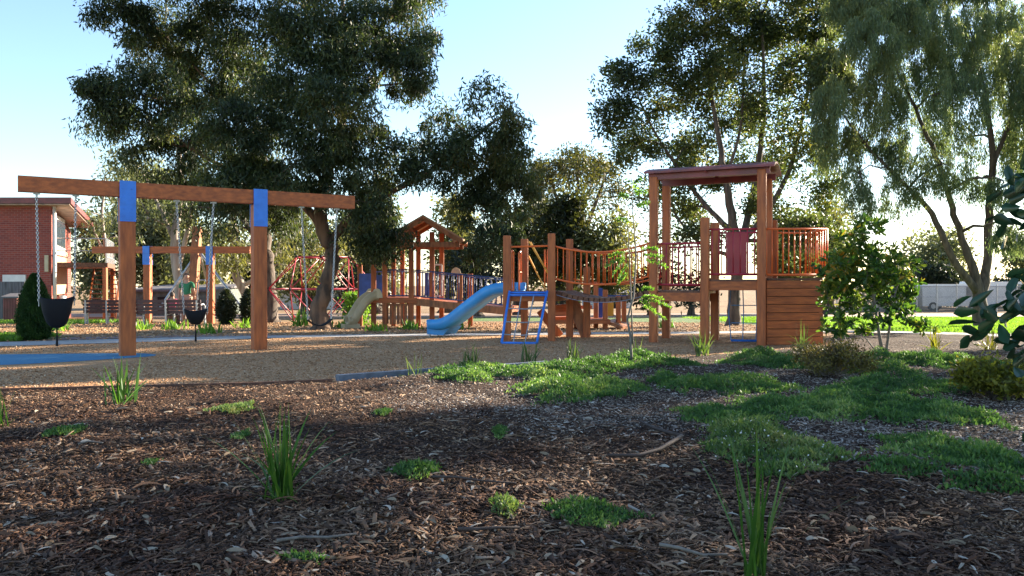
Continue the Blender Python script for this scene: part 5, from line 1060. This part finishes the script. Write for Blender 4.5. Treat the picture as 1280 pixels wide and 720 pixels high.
# fallen sticks
def stick(label, pts, r, m='bark_thin', grp='sticks lying in the mulch'):
    w_ = [G(*p) for p in pts]; P = [Vector((x, y, float(mh(np.array([x]), np.array([y]))[0])+r*.9+.022)) for x, y in w_]
    o = MB().tube([p+Vector((0, 0, .004*math.sin(i*2))) for i, p in enumerate(P)], [r*(1-.5*i/len(P)) for i in range(len(P))], 7).build('fallen_stick', M[m], loc=tuple(P[0]), smooth=True); tag(o, label, 'stick', grp)
M['stick_dark'] = mat('stick_dark', (.075, .05, .04), .8, noise=20)
stick('curved dark stick lying left of the pale flowering ground cover', [(853, 555), (845, 566), (825, 575), (800, 581), (760, 583)], .017, 'stick_dark')
stick('short dark stick meeting the curved stick near the pale ground cover', [(855, 556), (835, 551), (815, 543), (800, 537)], .016, 'stick_dark')
stick('long grey stick at the bottom left of centre', [(345, 699), (375, 696), (410, 694), (445, 691)], .008)
stick('dark grey stick left of the widest feathery tuft', [(572, 684), (595, 684), (620, 679), (650, 677)], .010, 'stick_dark')
stick('thin dark stick above the small pale tuft', [(540, 610), (570, 613), (600, 617), (645, 622)], .008, 'stick_dark')
stick('thin grey stick beside the large front strappy plant', [(825, 702), (850, 708), (880, 716), (910, 716)], .008)
stick('pale stick lying at the left side of the mulch', [(97, 573), (110, 571), (128, 572)], .008)

# ------------------------------------------------------------------ people by the leaning mast
def skin_body(name, verts, edges, radii, m, parent, sub=2):
    o0 = wloc(parent); me = bpy.data.meshes.new(name); me.from_pydata([tuple(Vector(v)-o0) for v in verts], edges, []); o = bpy.data.objects.new(name, me); COL.objects.link(o); o.parent = parent
    md = o.modifiers.new('s', 'SKIN'); 
    for i, r in enumerate(radii): me.skin_vertices[0].data[i].radius = (r, r)
    me.skin_vertices[0].data[0].use_root = True
    sb = o.modifiers.new('u', 'SUBSURF'); sb.levels = sub; sb.render_levels = sub; me.materials.append(m); return o
M['skin'] = mat('skin', (.45, .24, .16), .6); M['hair'] = mat('hair_brown', (.05, .03, .02), .7); M['shirt_green'] = mat('shirt_green', (.03, .20, .09), .8); M['shirt_pink'] = mat('shirt_pink', (.55, .08, .14), .8); M['trousers'] = mat('trousers_tan', (.35, .22, .16), .8); M['shorts'] = mat('trousers_dark', (.05, .05, .08), .8); M['shoe'] = mat('shoe', (.05, .05, .05), .7)
def person(label, x, y, z, hgt, shirt, pants, sit=False):
    k = hgt/1.75; t = thing('person', label, 'person', (x, y, z)); v = lambda a, b, c: Vector((x+a*k, y+b*k, z+c*k)); up_ = 0
    if sit: L1, R1, L2, R2 = (-.1, .42, .50), (.1, .42, .50), (-.1, .44, .08), (.1, .44, .08); hip = .52
    else: L1, R1, L2, R2 = (-.11, -.02, .5), (.13, .06, .5), (-.12, .02, .07), (.16, .1, .07); hip = .93
    sh = hip+.5; V = [(0, 0, hip), (0, 0, hip+.25), (0, 0, sh-.03), (0, 0, sh+.09), (0, -.01, sh+.19), (0, -.01, sh+.30), (-.1, 0, hip-.03), L1, L2, (.1, 0, hip-.03), R1, R2, (-.19, 0, sh-.02), (-.25, -.02, sh-.30), (-.22, -.12, sh-.5), (.19, 0, sh-.02), (.25, .0, sh-.28), (.2, .18, sh-.42), (L2[0], L2[1]+.14 if sit else L2[1]-.13, .04), (R2[0], R2[1]+.14 if sit else R2[1]-.13, .04)]
    if sit: V[7], V[10] = (-.1, .42, .5), (.1, .42, .5)
    Eg = [(0, 1), (1, 2), (2, 3), (3, 4), (4, 5), (0, 6), (6, 7), (7, 8), (0, 9), (9, 10), (10, 11), (2, 12), (12, 13), (13, 14), (2, 15), (15, 16), (16, 17), (8, 18), (11, 19)]
    Rr = [.13, .12, .13, .055, .095, .085, .085, .06, .045, .085, .06, .045, .05, .04, .028, .05, .04, .028, .04, .04]
    n0 = len(V)
    for hand, base_ in ((14, -.22), (17, .2)):
        hv = V[hand]; V.append((hv[0], hv[1]-.03, hv[2]-.06)); Eg.append((hand, len(V)-1)); Rr.append(.03); pm = len(V)-1
        for f_ in range(4): V.append((hv[0]+(-.03+.02*f_), hv[1]-.04, hv[2]-.13-.008*(1.5-abs(f_-1.5)))); Eg.append((pm, len(V)-1)); Rr.append(.009)
        V.append((hv[0]+.045, hv[1]-.05, hv[2]-.08)); Eg.append((pm, len(V)-1)); Rr.append(.01)
    b = skin_body('body', [v(*q) for q in V], Eg, [r*k for r in Rr], M['skin'], t)
    skin_body('shirt', [v(0, 0, hip+.02), v(0, 0, hip+.25), v(0, 0, sh-.02), v(-.2, 0, sh-.02), v(-.24, -.02, sh-.2), v(.2, 0, sh-.02), v(.24, 0, sh-.2)], [(0, 1), (1, 2), (2, 3), (3, 4), (2, 5), (5, 6)], [r*k for r in (.15, .14, .125, .06, .055, .06, .055)], shirt, t)
    skin_body('trousers', [v(0, 0, hip), v(-.1, 0, hip-.05), v(*L1), v(L2[0], L2[1], L2[2]+.03), v(.1, 0, hip-.05), v(*R1), v(R2[0], R2[1], R2[2]+.03)], [(0, 1), (1, 2), (2, 3), (0, 4), (4, 5), (5, 6)], [r*k for r in (.14, .10, .078, .06, .10, .078, .06)], pants, t)
    skin_body('hair', [v(0, .03, sh+.20), v(0, .02, sh+.29), v(0, -.0, sh+.33)] if not sit else [v(0, -.04, sh+.12), v(0, -.04, sh+.24), v(0, -.02, sh+.33)], [(0, 1), (1, 2)], [r*k for r in (.09, .10, .075)], M['hair'], t)
    for q in (18, 19): skin_body('shoe', [v(V[q][0], V[q][1]+(.12 if not sit else -.12), .05), v(*V[q])], [(0, 1)], [.05*k, .045*k], M['shoe'], t)
person('person in a green top and tan trousers standing behind the right bench', hw(233.5, 27), 27, TZ(27), 1.72, M['shirt_green'], M['trousers'])
person('person in a pink top with dark hair sitting beyond the right bench', hw(215.5, 26.2), 26.2, TZ(26.2)-.0, 1.42, M['shirt_pink'], M['shorts'], True)
mb = MB(); x0 = hw(215.5, 26.2); mb.tube([(x0, 26.25, TZ(26.2)), (x0, 26.25, TZ(26.2)+.32)], .2, 12); tag(mb.build('log_seat', M['timber_dark'], loc=(x0, 26.25, TZ(26.2)), smooth=False), 'short log stool under the person in pink', 'stool')
